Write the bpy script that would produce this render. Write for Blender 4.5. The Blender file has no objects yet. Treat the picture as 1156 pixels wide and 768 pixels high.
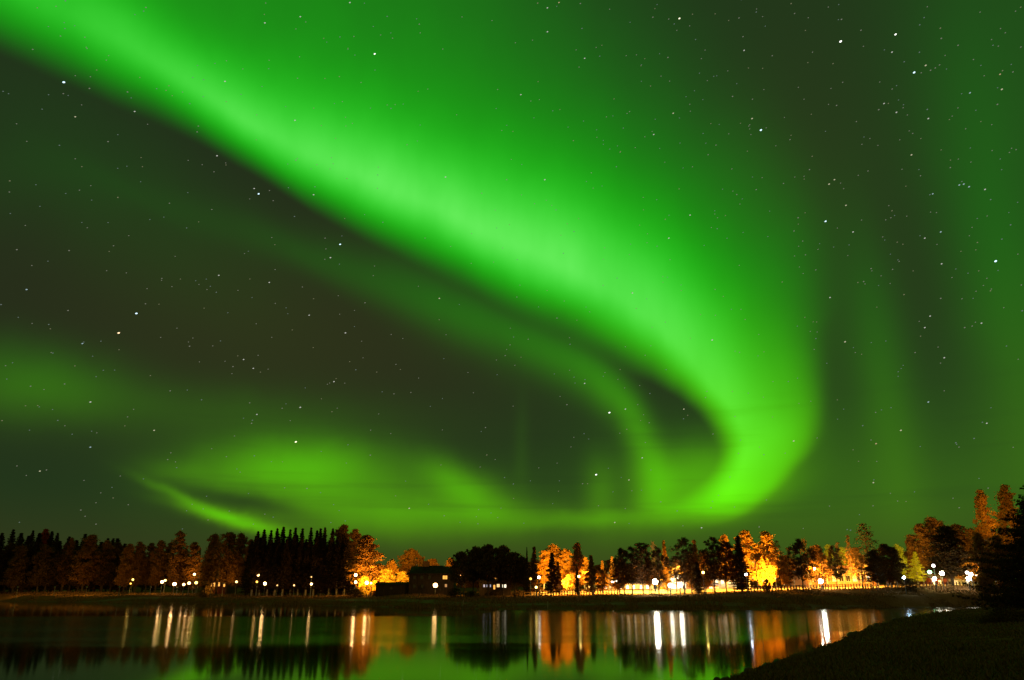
import bpy, math, random
import numpy as np
from mathutils import Vector

S = bpy.context.scene
COL = S.collection
R = math.radians
random.seed(7)

# ------------------------------------------------------------------ camera
CAM_Z = 2.5
PITCH = R(17.9)
F, CX, CY = 880.0, 578.0, 384.0
cam_d = bpy.data.cameras.new("camera")
cam_d.sensor_width = 36.0
cam_d.lens = 36.0 * F / 1156.0
cam_d.clip_start = 0.1
cam_d.clip_end = 30000.0
cam = bpy.data.objects.new("camera", cam_d)
COL.objects.link(cam)
cam.location = (0, 0, CAM_Z)
cam.rotation_euler = (R(90) + PITCH, 0, 0)
S.camera = cam


def ray(px, py):
    u, v = (px - CX) / F, -(py - CY) / F
    return Vector((u, math.cos(PITCH) - v * math.sin(PITCH), math.sin(PITCH) + v * math.cos(PITCH)))


def at(px, py, D):
    """world point seen at a spot of the photograph, D metres in front of the camera"""
    d = ray(px, py)
    return Vector((0, 0, CAM_Z)) + d * (D / d.y)


def on_water(px, py):
    d = ray(px, py)
    return Vector((0, 0, CAM_Z)) + d * (-CAM_Z / d.z)


def azel(px, py):
    d = ray(px, py).normalized()
    return math.degrees(math.atan2(d.x, d.y)), math.degrees(math.asin(d.z))


# ------------------------------------------------------------------ render settings
vs = S.view_settings
vs.view_transform = 'Standard'
vs.look = 'None'
vs.exposure = 0.0
vs.gamma = 1.0
vs.use_curve_mapping = False
S.render.engine = 'CYCLES'
S.cycles.use_denoising = True
S.cycles.max_bounces = 5
S.cycles.diffuse_bounces = 2
S.cycles.glossy_bounces = 3
S.cycles.transmission_bounces = 2
S.cycles.transparent_max_bounces = 4
S.cycles.sample_clamp_indirect = 3.0
S.cycles.caustics_refractive = False

# ------------------------------------------------------------------ night sky with the aurora (world, by azimuth and elevation)
world = bpy.data.worlds.new("World")
S.world = world
world.use_nodes = True
NT = world.node_tree
for n in list(NT.nodes):
    NT.nodes.remove(n)


class X:
    """small arithmetic wrapper that writes Math nodes"""
    def __init__(s, sock):
        s.s = sock

    def __add__(a, b): return mth('ADD', a, b)
    __radd__ = __add__
    def __sub__(a, b): return mth('SUBTRACT', a, b)
    def __rsub__(a, b): return mth('SUBTRACT', b, a)
    def __mul__(a, b): return mth('MULTIPLY', a, b)
    __rmul__ = __mul__
    def __truediv__(a, b): return mth('DIVIDE', a, b)
    def __rtruediv__(a, b): return mth('DIVIDE', b, a)


def mth(op, *args):
    n = NT.nodes.new('ShaderNodeMath')
    n.operation = op
    for i, a in enumerate(args):
        if isinstance(a, X):
            NT.links.new(a.s, n.inputs[i])
        else:
            n.inputs[i].default_value = float(a)
    return X(n.outputs[0])


def vexp(a): return mth('EXPONENT', a)
def vpow(a, p): return mth('POWER', a, p)
def vabs(a): return mth('ABSOLUTE', a)
def vmax(a, b): return mth('MAXIMUM', a, b)
def vmin(a, b): return mth('MINIMUM', a, b)


def sstep(x, lo, hi):
    n = NT.nodes.new('ShaderNodeMapRange')
    n.interpolation_type = 'SMOOTHSTEP'
    for i, a in enumerate((x, lo, hi, 0.0, 1.0)):
        if isinstance(a, X):
            NT.links.new(a.s, n.inputs[i])
        else:
            n.inputs[i].default_value = float(a)
    return X(n.outputs[0])


def curve(x, pts):
    """float curve through pts; x and the values in their own units"""
    pts = sorted(pts)
    x0, x1 = pts[0][0], pts[-1][0]
    v0, v1 = min(p[1] for p in pts), max(p[1] for p in pts)
    if v1 - v0 < 1e-6:
        v1 = v0 + 1
    n = NT.nodes.new('ShaderNodeFloatCurve')
    c = n.mapping.curves[0]
    while len(c.points) > 2:
        c.points.remove(c.points[1])
    q = [((p[0] - x0) / (x1 - x0), (p[1] - v0) / (v1 - v0)) for p in pts]
    c.points[0].location = q[0]
    c.points[1].location = q[-1]
    for p in q[1:-1]:
        c.points.new(*p)
    for p in c.points:
        p.handle_type = 'AUTO_CLAMPED'
    n.mapping.update()
    NT.links.new(((x - x0) / (x1 - x0)).s, n.inputs['Value'])
    return X(n.outputs[0]) * (v1 - v0) + v0


tc = NT.nodes.new('ShaderNodeTexCoord')
nrm = NT.nodes.new('ShaderNodeVectorMath'); nrm.operation = 'NORMALIZE'
NT.links.new(tc.outputs['Generated'], nrm.inputs[0])
sep = NT.nodes.new('ShaderNodeSeparateXYZ')
NT.links.new(nrm.outputs[0], sep.inputs[0])
DX, DY, DZ = (X(sep.outputs[i]) for i in range(3))
DEG = 180 / math.pi
AZ = mth('ARCTAN2', DX, DY) * DEG
EL = mth('ARCSINE', DZ) * DEG


def noise3(scale_vec, scale, detail=3.0, rough=0.5, off=(0, 0, 0)):
    m = NT.nodes.new('ShaderNodeMapping')
    m.inputs['Scale'].default_value = scale_vec
    m.inputs['Location'].default_value = off
    NT.links.new(nrm.outputs[0], m.inputs[0])
    n = NT.nodes.new('ShaderNodeTexNoise')
    n.inputs['Scale'].default_value = scale
    n.inputs['Detail'].default_value = detail
    n.inputs['Roughness'].default_value = rough
    NT.links.new(m.outputs[0], n.inputs['Vector'])
    return X(n.outputs['Fac'])


# gentle waviness so no edge is perfectly smooth
wob = noise3((1, 1, 1), 5.0, 3.0) - 0.5
wob2 = noise3((1, 1, 1), 14.0, 4.0, 0.55, (3, 1, 5)) - 0.5

C0 = azel(640, 560)
aa = AZ - C0[0]
ee = EL - C0[1]
PHI = mth('ARCTAN2', aa, ee) * DEG
RR = mth('SQRT', aa * aa + ee * ee)


def pol(px, py):
    A, E = azel(px, py)
    a, e = A - C0[0], E - C0[1]
    return math.degrees(math.atan2(a, e)), math.hypot(a, e)


PX = 0.0625


def rcurve(points, before=None, after=None):
    q = [pol(*p) for p in points]
    if before: q = before + q
    if after: q = q + after
    return q


# main arc: sharp lower edge, long upper fade, closing in a hook on the right
edge = rcurve([(-260, -70), (-120, -22), (0, 33), (100, 78), (190, 118), (270, 166), (350, 216), (430, 256), (505, 289),
               (578, 325), (643, 353), (703, 388), (750, 419), (786, 448), (808, 475), (820, 500), (818, 524), (800, 548)],
              before=[(-180, 74), (-100, 74), (-72, 72)], after=[(100, 7.6), (120, 4), (180, 3)])
r_in = curve(PHI, edge)
soft = curve(PHI, [(-180, 3.6), (-60, 3.6), (-40, 3.3), (-20, 2.9), (0, 2.5), (25, 2.0), (45, 1.3), (60, 1.0), (75, 0.95), (90, 1.4), (180, 2)])
wcore = curve(PHI, [(-180, 5), (-60, 5.8), (-45, 6.4), (-25, 7.0), (0, 6.8), (20, 6.4), (40, 5.0), (60, 3.4), (75, 3.0), (90, 3.0), (180, 2)])
acore = curve(PHI, [(-180, 0), (-75, .1), (-50, .42), (-42, .54), (-28, .62), (-10, .62), (20, .56), (45, .49), (62, .43), (78, .34), (88, .2), (97, .05), (105, 0), (180, 0)])
awide = curve(PHI, [(-180, 0), (-75, .2), (-50, .26), (-25, .255), (0, .235), (25, .26), (45, .31), (60, .33), (78, .36), (90, .36), (98, .18), (108, .0), (180, 0)])
dd = RR - r_in + wob * 1.2 + wob2 * 0.35
ins = sstep(dd, -1.0 * soft, 1.5 * soft)
dpos = vmax(dd - soft * 1.15, 0.0)
core = vexp(-1.0 * vpow(dpos / wcore, 2.0))
r_out = curve(PHI, rcurve([(-400, -760), (0, -450), (300, -250), (370, -130), (485, -40), (575, 50), (665, 140), (738, 210), (806, 280), (858, 340), (888, 400), (899, 440),
                           (900, 480), (890, 510), (868, 533), (842, 556), (812, 577)], before=[(-180, 100), (-90, 95)], after=[(118, 4), (180, 3)]))
expo = curve(PHI, [(-180, 2.0), (-10, 2.0), (15, 2.2), (40, 2.8), (58, 4.4), (75, 8.0), (85, 8.0), (110, 6), (180, 3)])
brd = vexp(-0.69 * vpow(dpos / vmax(r_out - r_in + wob * 1.5, 0.8), expo))
main = ins * (core * acore + brd * awide)

# fainter inner arc
e2 = rcurve([(60, 190), (180, 232), (300, 272), (400, 312), (480, 340), (560, 372), (620, 398), (668, 424), (700, 452), (722, 486), (735, 520), (742, 550)],
            before=[(-180, 47), (-90, 47), (-72, 46)], after=[(100, 6.2), (120, 6.0), (180, 5)])
r2 = curve(PHI, e2)
a2 = curve(PHI, [(-180, 0), (-60, .01), (-50, .04), (-40, .065), (-20, .10), (0, .145), (20, .19), (40, .21), (60, .22), (75, .25), (88, .26), (100, .10), (112, 0), (180, 0)])
w2 = curve(PHI, [(-180, 2), (-50, 3.6), (-20, 2.6), (20, 1.8), (60, 1.35), (90, 1.5), (180, 2)])
d2 = (RR - r2 + wob * 1.4) / w2
d2n = vmin(d2, 0.0)
d2p = vmax(d2, 0.0)
second = a2 * vexp(-1.0 * (d2n * d2n * 1.3 + d2p * d2p * 1.3))

AUR = main + second


def blob(px, py, sx, sy, amp, rot=0.0, p=1.0, ww=1.0):
    """soft glow at a place of the sky; sx, sy in pixels of the photograph, rot in degrees"""
    A, E = azel(px, py)
    a = AZ - A + wob * ww
    e = EL - E + wob2 * ww
    c, s = math.cos(R(rot)), math.sin(R(rot))
    u = (a * c + e * s) / (sx * PX)
    v = (e * c - a * s) / (sy * PX)
    q = u * u + v * v
    if p != 1.0:
        q = vpow(q, p)
    return vexp(-1.0 * q) * amp


BLOBS = [
    # px, py, sx, sy, amp, rot, p
    (845, 522, 62, 36, .13, 20, 1),        # heart of the hook
    (800, 570, 75, 17, .27, 14, 1),        # foot of the hook
    (775, 540, 55, 34, .26, 0, 1),
    (700, 585, 110, 9, .13, 3, 1),
    (560, 580, 150, 12, .09, -3, 1),
    (525, 552, 52, 20, .26, -28, 1),
    (440, 588, 150, 20, .16, 0, 1),
    (330, 528, 85, 30, .29, 4, 1),
    (400, 556, 140, 40, .20, -6, 1),
    (268, 588, 50, 7.0, .60, -14, 1),      # thin wisp low on the left
    (205, 562, 40, 5, .17, -24, 1),
    (205, 535, 40, 13, .07, -8, 1),
    (35, 432, 75, 34, .10, 0, 1),
    (240, 465, 190, 30, .045, 0, 1),
    (520, 350, 150, 50, .03, -30, 1),
    (600, 640, 360, 60, .06, 0, 1),
    (1020, 600, 260, 90, .035, 0, 1),
    (900, 560, 300, 90, .04, 0, 1),
    (1000, 440, 26, 150, .065, 0, 1),      # faint upright rays on the right
    (1150, 380, 46, 210, .075, 0, 1),
    (1150, 90, 110, 190, .042, 0, 1),
    (895, 300, 60, 130, .05, 10, 1),
    (680, 560, 18, 40, .10, 0, 1),
    (590, 510, 9, 60, .018, 0, 1),
    (150, 230, 240, 90, .022, -25, 1),
]
for b in BLOBS:
    AUR = AUR + blob(*b)
# dark lens shaped cloud over the wisp
AUR = AUR * (1.0 - blob(275, 567, 66, 10, .75, -10)) * (1.0 - blob(215, 590, 60, 14, .35, -14))
# thin level cloud bars low over the horizon
cb = noise3((1, 1, 17), 2.2, 4.0, 0.55, (1.3, 4.1, 0.4))
cb = sstep(cb, 0.50, 0.72) * sstep(EL, 2.0, 6.0) * (1.0 - sstep(EL, 9.5, 14.5))
AUR = AUR * (1.0 - cb * 0.26)
# dimming right at the horizon, where the air is thick
AUR = AUR * (0.27 + 0.73 * sstep(EL, -0.5, 7.0))
# slow unevenness, faint upright rays
rays = noise3((1, 1, 0.10), 16.0, 3.0, 0.55, (7, 2, 0)) - 0.5
AUR = AUR * (1.0 + rays * 0.22 + wob * 0.12)
AUR = vmax(AUR, 0.0)

low = 1.0 - sstep(EL, 2.0, 24.0)
up = sstep(EL, 18.0, 42.0)
a3 = AUR * AUR
a4 = a3 * a3
gone = vexp(AUR * -4.0)
right = sstep(AZ, 2.0, 24.0)
base_green = 0.0235 + 0.014 * right + 0.012 * low
base_red = 0.0155 + blob(330, 380, 330, 130, .0105) + blob(900, 210, 110, 180, .004) + 0.003 * right * (1.0 - up)
Rr = base_red * (0.3 + 0.7 * gone) + AUR * (0.010 + 0.34 * low * vexp(AUR * -1.15)) + 0.018 * (1.0 - sstep(EL, 0.0, 7.0)) + a4 * (0.18 - 0.16 * low)
Gg = base_green + AUR * 0.92
Bb = 0.0105 * (0.35 + 0.65 * gone) + AUR * 0.006 * up + a4 * 0.15 * sstep(EL, 5.0, 22.0)
# unseen orange fill glow added behind the camera, warms banks and tree fronts
back_fill = sstep(vabs(AZ), 75.0, 140.0) * vexp(vmax(EL, 0.0) * -0.035) * sstep(EL, -4.0, 1.0)
Rr = Rr + back_fill * 0.19
Gg = Gg + back_fill * 0.115
Bb = Bb + back_fill * 0.02
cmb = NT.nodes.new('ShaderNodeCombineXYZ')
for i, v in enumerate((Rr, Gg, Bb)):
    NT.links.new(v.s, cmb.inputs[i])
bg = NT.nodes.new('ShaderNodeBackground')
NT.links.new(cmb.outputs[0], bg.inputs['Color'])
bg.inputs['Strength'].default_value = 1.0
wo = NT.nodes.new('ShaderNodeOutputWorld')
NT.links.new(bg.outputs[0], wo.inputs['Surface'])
world.cycles.sampling_method = 'MANUAL'
world.cycles.sample_map_resolution = 512

# ------------------------------------------------------------------ materials
def mat(name, rgb, rough=0.8, emit=None, strength=0.0, noise=None, island=0.0, translucent=0.0, metallic=0.0, spec=0.3):
    m = bpy.data.materials.new(name)
    m.use_nodes = True
    t = m.node_tree
    b = t.nodes['Principled BSDF']
    b.inputs['Base Color'].default_value = (*rgb, 1)
    b.inputs['Roughness'].default_value = rough
    b.inputs['Metallic'].default_value = metallic
    b.inputs['Specular IOR Level'].default_value = spec
    if emit:
        b.inputs['Emission Color'].default_value = (*emit, 1)
        b.inputs['Emission Strength'].default_value = strength
        return m
    col = None
    if noise:                                    # noise = (scale, second colour, stretch z)
        tx = t.nodes.new('ShaderNodeTexCoord')
        mp = t.nodes.new('ShaderNodeMapping')
        mp.inputs['Scale'].default_value = (1, 1, noise[2] if len(noise) > 2 else 1)
        nz = t.nodes.new('ShaderNodeTexNoise')
        nz.inputs['Scale'].default_value = noise[0]
        nz.inputs['Detail'].default_value = 5
        mx = t.nodes.new('ShaderNodeMix'); mx.data_type = 'RGBA'
        mx.inputs[6].default_value = (*rgb, 1)
        mx.inputs[7].default_value = (*noise[1], 1)
        rp = t.nodes.new('ShaderNodeMapRange')
        rp.inputs[1].default_value = 0.35; rp.inputs[2].default_value = 0.65
        t.links.new(tx.outputs['Object'], mp.inputs[0]); t.links.new(mp.outputs[0], nz.inputs['Vector'])
        t.links.new(nz.outputs['Fac'], rp.inputs[0]); t.links.new(rp.outputs[0], mx.inputs[0])
        col = mx.outputs[2]
        t.links.new(col, b.inputs['Base Color'])
        bp = t.nodes.new('ShaderNodeBump'); bp.inputs['Strength'].default_value = 0.3
        t.links.new(nz.outputs['Fac'], bp.inputs['Height']); t.links.new(bp.outputs[0], b.inputs['Normal'])
    if island:
        g = t.nodes.new('ShaderNodeNewGeometry')
        oi = t.nodes.new('ShaderNodeObjectInfo')
        mr = t.nodes.new('ShaderNodeMapRange')
        mr.inputs[3].default_value = 1 - island; mr.inputs[4].default_value = 1 + island
        t.links.new(g.outputs['Random Per Island'], mr.inputs[0])
        m2 = t.nodes.new('ShaderNodeMapRange')
        m2.inputs[3].default_value = 0.8; m2.inputs[4].default_value = 1.2
        t.links.new(oi.outputs['Random'], m2.inputs[0])
        ml = t.nodes.new('ShaderNodeMath'); ml.operation = 'MULTIPLY'
        t.links.new(mr.outputs[0], ml.inputs[0]); t.links.new(m2.outputs[0], ml.inputs[1])
        hs = t.nodes.new('ShaderNodeHueSaturation')
        hs.inputs['Color'].default_value = (*rgb, 1)
        if col: t.links.new(col, hs.inputs['Color'])
        t.links.new(ml.outputs[0], hs.inputs['Value'])
        t.links.new(hs.outputs[0], b.inputs['Base Color'])
        if translucent:
            tr = t.nodes.new('ShaderNodeBsdfTranslucent')
            t.links.new(hs.outputs[0], tr.inputs['Color'])
            ms = t.nodes.new('ShaderNodeMixShader'); ms.inputs[0].default_value = translucent
            t.links.new(b.outputs[0], ms.inputs[1]); t.links.new(tr.outputs[0], ms.inputs[2])
            t.links.new(ms.outputs[0], t.nodes['Material Output'].inputs['Surface'])
    return m


def emitter(name, rgb, strength):
    return mat(name, (0.8, 0.8, 0.8), emit=rgb, strength=strength)


M = dict(
    spruce=mat('spruce needles', (0.060, 0.036, 0.016), island=0.5, spec=0.1),
    pine=mat('pine needles', (0.120, 0.060, 0.022), island=0.5, translucent=0.4, spec=0.1),
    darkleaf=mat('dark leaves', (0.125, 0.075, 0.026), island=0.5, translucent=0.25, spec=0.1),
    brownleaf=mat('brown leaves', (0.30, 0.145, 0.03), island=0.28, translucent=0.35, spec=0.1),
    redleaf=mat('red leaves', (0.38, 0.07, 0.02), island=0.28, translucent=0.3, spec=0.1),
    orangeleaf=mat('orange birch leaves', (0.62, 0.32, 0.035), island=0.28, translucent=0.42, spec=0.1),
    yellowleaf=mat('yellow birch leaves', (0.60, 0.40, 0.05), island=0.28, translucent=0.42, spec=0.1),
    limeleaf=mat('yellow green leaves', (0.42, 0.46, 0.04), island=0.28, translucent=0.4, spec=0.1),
    bark=mat('grey brown bark', (0.09, 0.065, 0.045), noise=(6, (0.045, 0.03, 0.02), 0.3)),
    birchbark=mat('birch bark', (0.50, 0.47, 0.42), noise=(5, (0.10, 0.09, 0.08), 2.5)),
    darkwood=mat('dark stained boards', (0.055, 0.038, 0.028), noise=(3, (0.03, 0.022, 0.018), 0.2)),
    yellowwood=mat('ochre painted boards', (0.55, 0.36, 0.14), noise=(3, (0.42, 0.27, 0.10), 0.2)),
    redwood=mat('red painted boards', (0.22, 0.05, 0.03), noise=(3, (0.15, 0.035, 0.02), 0.2)),
    white=mat('white painted boards', (0.78, 0.76, 0.72), noise=(2, (0.66, 0.64, 0.60), 0.3)),
    brick=mat('orange brown brick', (0.46, 0.20, 0.055), noise=(4, (0.27, 0.13, 0.07), 1)),
    roof=mat('dark sheet roof', (0.030, 0.020, 0.020), rough=0.95, spec=0.05, noise=(2, (0.05, 0.045, 0.045), 1)),
    post=mat('grey steel', (0.25, 0.25, 0.26), rough=0.45, metallic=0.6, noise=(8, (0.20, 0.20, 0.21), 1)),
    palewood=mat('weathered pale wood', (0.38, 0.33, 0.27), noise=(5, (0.26, 0.22, 0.17), 0.3)),
    glass_dark=mat('dark window glass', (0.02, 0.022, 0.022), rough=0.08, spec=0.6),
    win_orange=emitter('orange lit window', (1.0, 0.42, 0.07), 1.3),
    win_warm=emitter('warm lit window', (1.0, 0.60, 0.24), 1.3),
    win_white=emitter('white lit window', (1.0, 0.86, 0.60), 1.7),
    win_dim=emitter('dim lit window', (1.0, 0.45, 0.18), 0.35),
    win_blue=emitter('cold lit window', (0.62, 0.72, 1.0), 0.45),
)

# ------------------------------------------------------------------ bookkeeping
def tag(o, label=None, cat=None, group=None, kind=None):
    if label: o['label'] = label
    if cat: o['category'] = cat
    if group: o['group'] = group
    if kind: o['kind'] = kind
    return o


def empty(name, loc, label, cat, group=None, rz=0.0):
    o = bpy.data.objects.new(name, None)
    o.empty_display_size = 0.3
    COL.objects.link(o)
    o.location = loc
    o.rotation_euler = (0, 0, rz)
    return tag(o, label, cat, group)


def mesh_np(name, verts, faces):
    verts = np.asarray(verts, dtype=np.float32); faces = np.asarray(faces, dtype=np.int32)
    k = faces.shape[1]
    me = bpy.data.meshes.new(name)
    me.vertices.add(len(verts)); me.vertices.foreach_set('co', verts.ravel())
    me.loops.add(faces.size); me.loops.foreach_set('vertex_index', faces.ravel())
    me.polygons.add(len(faces)); me.polygons.foreach_set('loop_start', np.arange(0, faces.size, k, dtype=np.int32))
    me.update(calc_edges=True); me.validate()
    return me


def link(name, me, m=None, parent=None, loc=(0, 0, 0)):
    o = bpy.data.objects.new(name, me)
    COL.objects.link(o)
    if m is not None:
        if not me.materials: me.materials.append(None)
        o.material_slots[0].link = 'OBJECT'
        o.material_slots[0].material = m
    if parent: o.parent = parent
    o.location = loc
    return o


class MB:
    def __init__(s): s.v = []; s.f = []
    def add(s, vs, fs):
        n = len(s.v); s.v += [tuple(p) for p in vs]; s.f += [tuple(i + n for i in f) for f in fs]; return s
    def box(s, a, b):
        x0, y0, z0 = a; x1, y1, z1 = b
        return s.add([(x0, y0, z0), (x1, y0, z0), (x1, y1, z0), (x0, y1, z0), (x0, y0, z1), (x1, y0, z1), (x1, y1, z1), (x0, y1, z1)],
                     [(0, 3, 2, 1), (4, 5, 6, 7), (0, 1, 5, 4), (1, 2, 6, 5), (2, 3, 7, 6), (3, 0, 4, 7)])
    def tube(s, pts, rad, n=7):
        pts = [Vector(p) for p in pts]; vs = []; fs = []
        for i, p in enumerate(pts):
            d = (pts[min(i + 1, len(pts) - 1)] - pts[max(i - 1, 0)]).normalized()
            a = d.cross(Vector((0.13, 0.97, 0.21))).normalized(); b = d.cross(a)
            for k in range(n):
                w = 2 * math.pi * k / n
                vs.append(p + (a * math.cos(w) + b * math.sin(w)) * rad[i])
        for i in range(len(pts) - 1):
            for k in range(n):
                fs.append((i * n + k, i * n + (k + 1) % n, (i + 1) * n + (k + 1) % n, (i + 1) * n + k))
        fs.append(tuple(range(n))[::-1]); fs.append(tuple(range((len(pts) - 1) * n, len(pts) * n)))
        return s.add(vs, fs)
    def ball(s, c, r, n=10, m=7, sz=1.0):
        vs = []; fs = []
        for i in range(1, m):
            th = math.pi * i / m
            for k in range(n):
                ph = 2 * math.pi * k / n
                vs.append((c[0] + r * math.sin(th) * math.cos(ph), c[1] + r * math.sin(th) * math.sin(ph), c[2] + r * sz * math.cos(th)))
        for i in range(m - 2):
            for k in range(n):
                fs.append((i * n + k, (i + 1) * n + k, (i + 1) * n + (k + 1) % n, i * n + (k + 1) % n))
        t = len(vs); vs += [(c[0], c[1], c[2] + r * sz), (c[0], c[1], c[2] - r * sz)]
        for k in range(n):
            fs.append((t, k, (k + 1) % n)); fs.append((t + 1, (m - 2) * n + (k + 1) % n, (m - 2) * n + k))
        return s.add(vs, fs)
    def prism(s, poly, y0, y1):                  # poly in x, z, extruded along y
        n = len(poly)
        return s.add([(x, y0, z) for x, z in poly] + [(x, y1, z) for x, z in poly],
                     [tuple(range(n)), tuple(range(2 * n - 1, n - 1, -1))] + [(i, i + n, (i + 1) % n + n, (i + 1) % n) for i in range(n)])
    def prism_x(s, poly, x0, x1):                # poly in y, z, extruded along x
        n = len(poly)
        return s.add([(x0, y, z) for y, z in poly] + [(x1, y, z) for y, z in poly],
                     [tuple(range(n))[::-1], tuple(range(n, 2 * n))] + [(i, (i + 1) % n, (i + 1) % n + n, i + n) for i in range(n)])
    def build(s, name, m=None, parent=None, loc=(0, 0, 0), smooth=False):
        me = bpy.data.meshes.new(name); me.from_pydata(s.v, [], s.f); me.update()
        if smooth:
            for p in me.polygons: p.use_smooth = True
        return link(name, me, m, parent, loc)


# ------------------------------------------------------------------ the lake shore: ground and water
def wy(px, py): return on_water(px, py).y
def tt(px): return (px - CX) / 925.0


KX = [-500, -100, 0, 150, 250, 350, 450, 560, 620, 700, 800, 850, 950, 1000, 1050, 1100, 1160, 1500]
KW = [679, 679, 679, 680.5, 682, 684, 686, 688.5, 689, 689, 689, 688.7, 687, 686.2, 685.6, 685.2, 685, 685]
KD = [245, 245, 245, 230, 215, 205, 170, 150, 145, 140, 140, 142, 152, 153, 156, 158, 163, 180]
KY = [668.5, 668.5, 668.5, 669, 671, 673, 671, 673, 673, 672, 670, 668, 665, 663.5, 662, 661.5, 661.5, 661]
KT = np.array([tt(x) for x in KX])
KF = np.array([wy(x, y) for x, y in zip(KX, KW)])
KD = np.maximum(np.array(KD, float), KF + 12)
KZ = np.array([at(x, y, d).z for x, y, d in zip(KX, KY, KD)])
KR = np.array([at(x, y, d + 25).z for x, y, d in zip(KX, [668, 668, 668, 668, 669, 669, 668, 668.5, 665.5, 665, 664.5, 664, 661.5, 660.5, 659.5, 659.5, 659.5, 659], KD)])
NX = [-800, 0, 300, 500, 700, 800, 850, 905, 945, 965, 1000, 1040, 1090, 1116, 1135, 1160, 1500]
NY = [None, None, None, None, 800, 770, 756, 737, 722, 712, 701, 693, 688, 685, None, None, None]
ND = [wy(x, y) if y else None for x, y in zip(NX, NY)]
for i, d in ((0, 5.0), (1, 8.0), (2, 11.0), (3, 13.5), (14, 175.0), (15, 215.0), (16, 400.0)): ND[i] = d
NT_ = np.array([tt(x) for x in NX]); ND = np.array(ND)


def vnoise(x, y, sc, seed=0):
    """cheap smooth value noise for the terrain"""
    x = x / sc; y = y / sc
    xi = np.floor(x); yi = np.floor(y); fx = x - xi; fy = y - yi
    fx = fx * fx * (3 - 2 * fx); fy = fy * fy * (3 - 2 * fy)
    def h(a, b): return np.modf(np.abs(np.sin(a * 127.1 + b * 311.7 + seed * 74.7) * 43758.5453))[0]
    return (h(xi, yi) * (1 - fx) + h(xi + 1, yi) * fx) * (1 - fy) + (h(xi, yi + 1) * (1 - fx) + h(xi + 1, yi + 1) * fx) * fy - 0.5


def sm(a): a = np.clip(a, 0, 1); return a * a * (3 - 2 * a)


def ground_z(x, y):
    x = np.asarray(x, float); y = np.asarray(y, float)
    t = x / np.maximum(y, 1.0)
    far = np.interp(t, KT, KF) + vnoise(x, y * 0, 9, 1) * 2.5 + vnoise(x, y * 0, 3, 2) * 0.8
    dt = np.interp(t, KT, KD); zt = np.interp(t, KT, KZ)
    near = np.interp(t, NT_, ND); near = near + (vnoise(x, y, 4, 3) * 0.4 + vnoise(x, y, 1.5, 4) * 0.35) * np.clip(near / 20, 0.3, 2)
    sf = y - far
    zb = 0.62 * zt
    wb = np.maximum((dt - far) * 0.35, 5.0)
    zf = zb * sm(sf / wb) * 0.5 + zb * 0.5 * np.clip(sf / wb, 0, 1) + (zt - zb) * sm((sf - wb) / np.maximum(dt - far - wb, 3))
    zf = zf + np.maximum(0.0, np.interp(t, KT, KR) - zt) * sm((y - dt - 3) / 22.0)
    zf = zf + np.clip(sf / 12, 0, 1) * (vnoise(x, y, 14, 5) * 0.25 + vnoise(x, y, 4, 6) * 0.10)
    zf = zf + np.clip((y - 420) / 900, 0, 1) * (10 + vnoise(x, y, 260, 8) * 12)
    sn = near - y
    zn = 1.0 * (1 - np.exp(-np.maximum(sn, 0) / (26.0 + 130.0 * sm((t - 0.33) / 0.14)))) + np.clip(sn / 14, 0, 1) * (vnoise(x, y, 5, 9) * 0.12 + vnoise(x, y, 1.3, 10) * 0.05)
    zu = -np.minimum(np.minimum(-sf, -sn) * 0.10, 1.5) - 0.02
    z = np.where(sn > 0, zn, np.where(sf > 0, zf, zu))
    both = (sn > 0) & (sf > 0)
    w = sm((t - tt(1110)) / 0.15)
    return np.where(both, np.maximum(zn, zf) * 1.0, z)


def gz(x, y): return float(ground_z(np.array([x]), np.array([y]))[0])


rows = np.concatenate([np.linspace(-60, 2, 16)[:-1], 2 * (60 / 2) ** (np.linspace(0, 1, 130)), np.linspace(60, 300, 260)[1:], 300 * (2600 / 300) ** (np.linspace(0, 1, 60)[1:])])
ts = np.concatenate([np.linspace(-3, -0.72, 24)[:-1], np.linspace(-0.72, 0.72, 420), np.linspace(0.72, 3, 24)[1:]])
TT, YY = np.meshgrid(ts, rows)
XX = TT * np.sqrt(YY * YY + 12.0 ** 2)
ZZ = ground_z(XX, YY)
nr, nc = XX.shape
idx = np.arange(nr * nc).reshape(nr, nc)
faces = np.stack([idx[:-1, :-1], idx[:-1, 1:], idx[1:, 1:], idx[1:, :-1]], -1).reshape(-1, 4)
gme = mesh_np('ground', np.stack([XX, YY, ZZ], -1).reshape(-1, 3), faces)
for p in gme.polygons: p.use_smooth = True

gm = bpy.data.materials.new('grass and soil'); gm.use_nodes = True
t = gm.node_tree; b = t.nodes['Principled BSDF']; b.inputs['Roughness'].default_value = 1.0; b.inputs['Specular IOR Level'].default_value = 0.0
geo = t.nodes.new('ShaderNodeNewGeometry')
def gnoise(scale, detail=5):
    n = t.nodes.new('ShaderNodeTexNoise'); n.inputs['Scale'].default_value = scale; n.inputs['Detail'].default_value = detail
    t.links.new(geo.outputs['Position'], n.inputs['Vector']); return n.outputs['Fac']
def gmix(fac, a, b_):
    m = t.nodes.new('ShaderNodeMix'); m.data_type = 'RGBA'
    t.links.new(fac, m.inputs[0])
    for i, c in ((6, a), (7, b_)):
        if isinstance(c, tuple): m.inputs[i].default_value = (*c, 1)
        else: t.links.new(c, m.inputs[i])
    return m.outputs[2]
def gramp(fac, lo, hi):
    m = t.nodes.new('ShaderNodeMapRange'); m.inputs[1].default_value = lo; m.inputs[2].default_value = hi
    t.links.new(fac, m.inputs[0]); return m.outputs[0]
c1 = gmix(gramp(gnoise(0.35), 0.35, 0.65), (0.22, 0.13, 0.05), (0.28, 0.17, 0.07))
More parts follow.
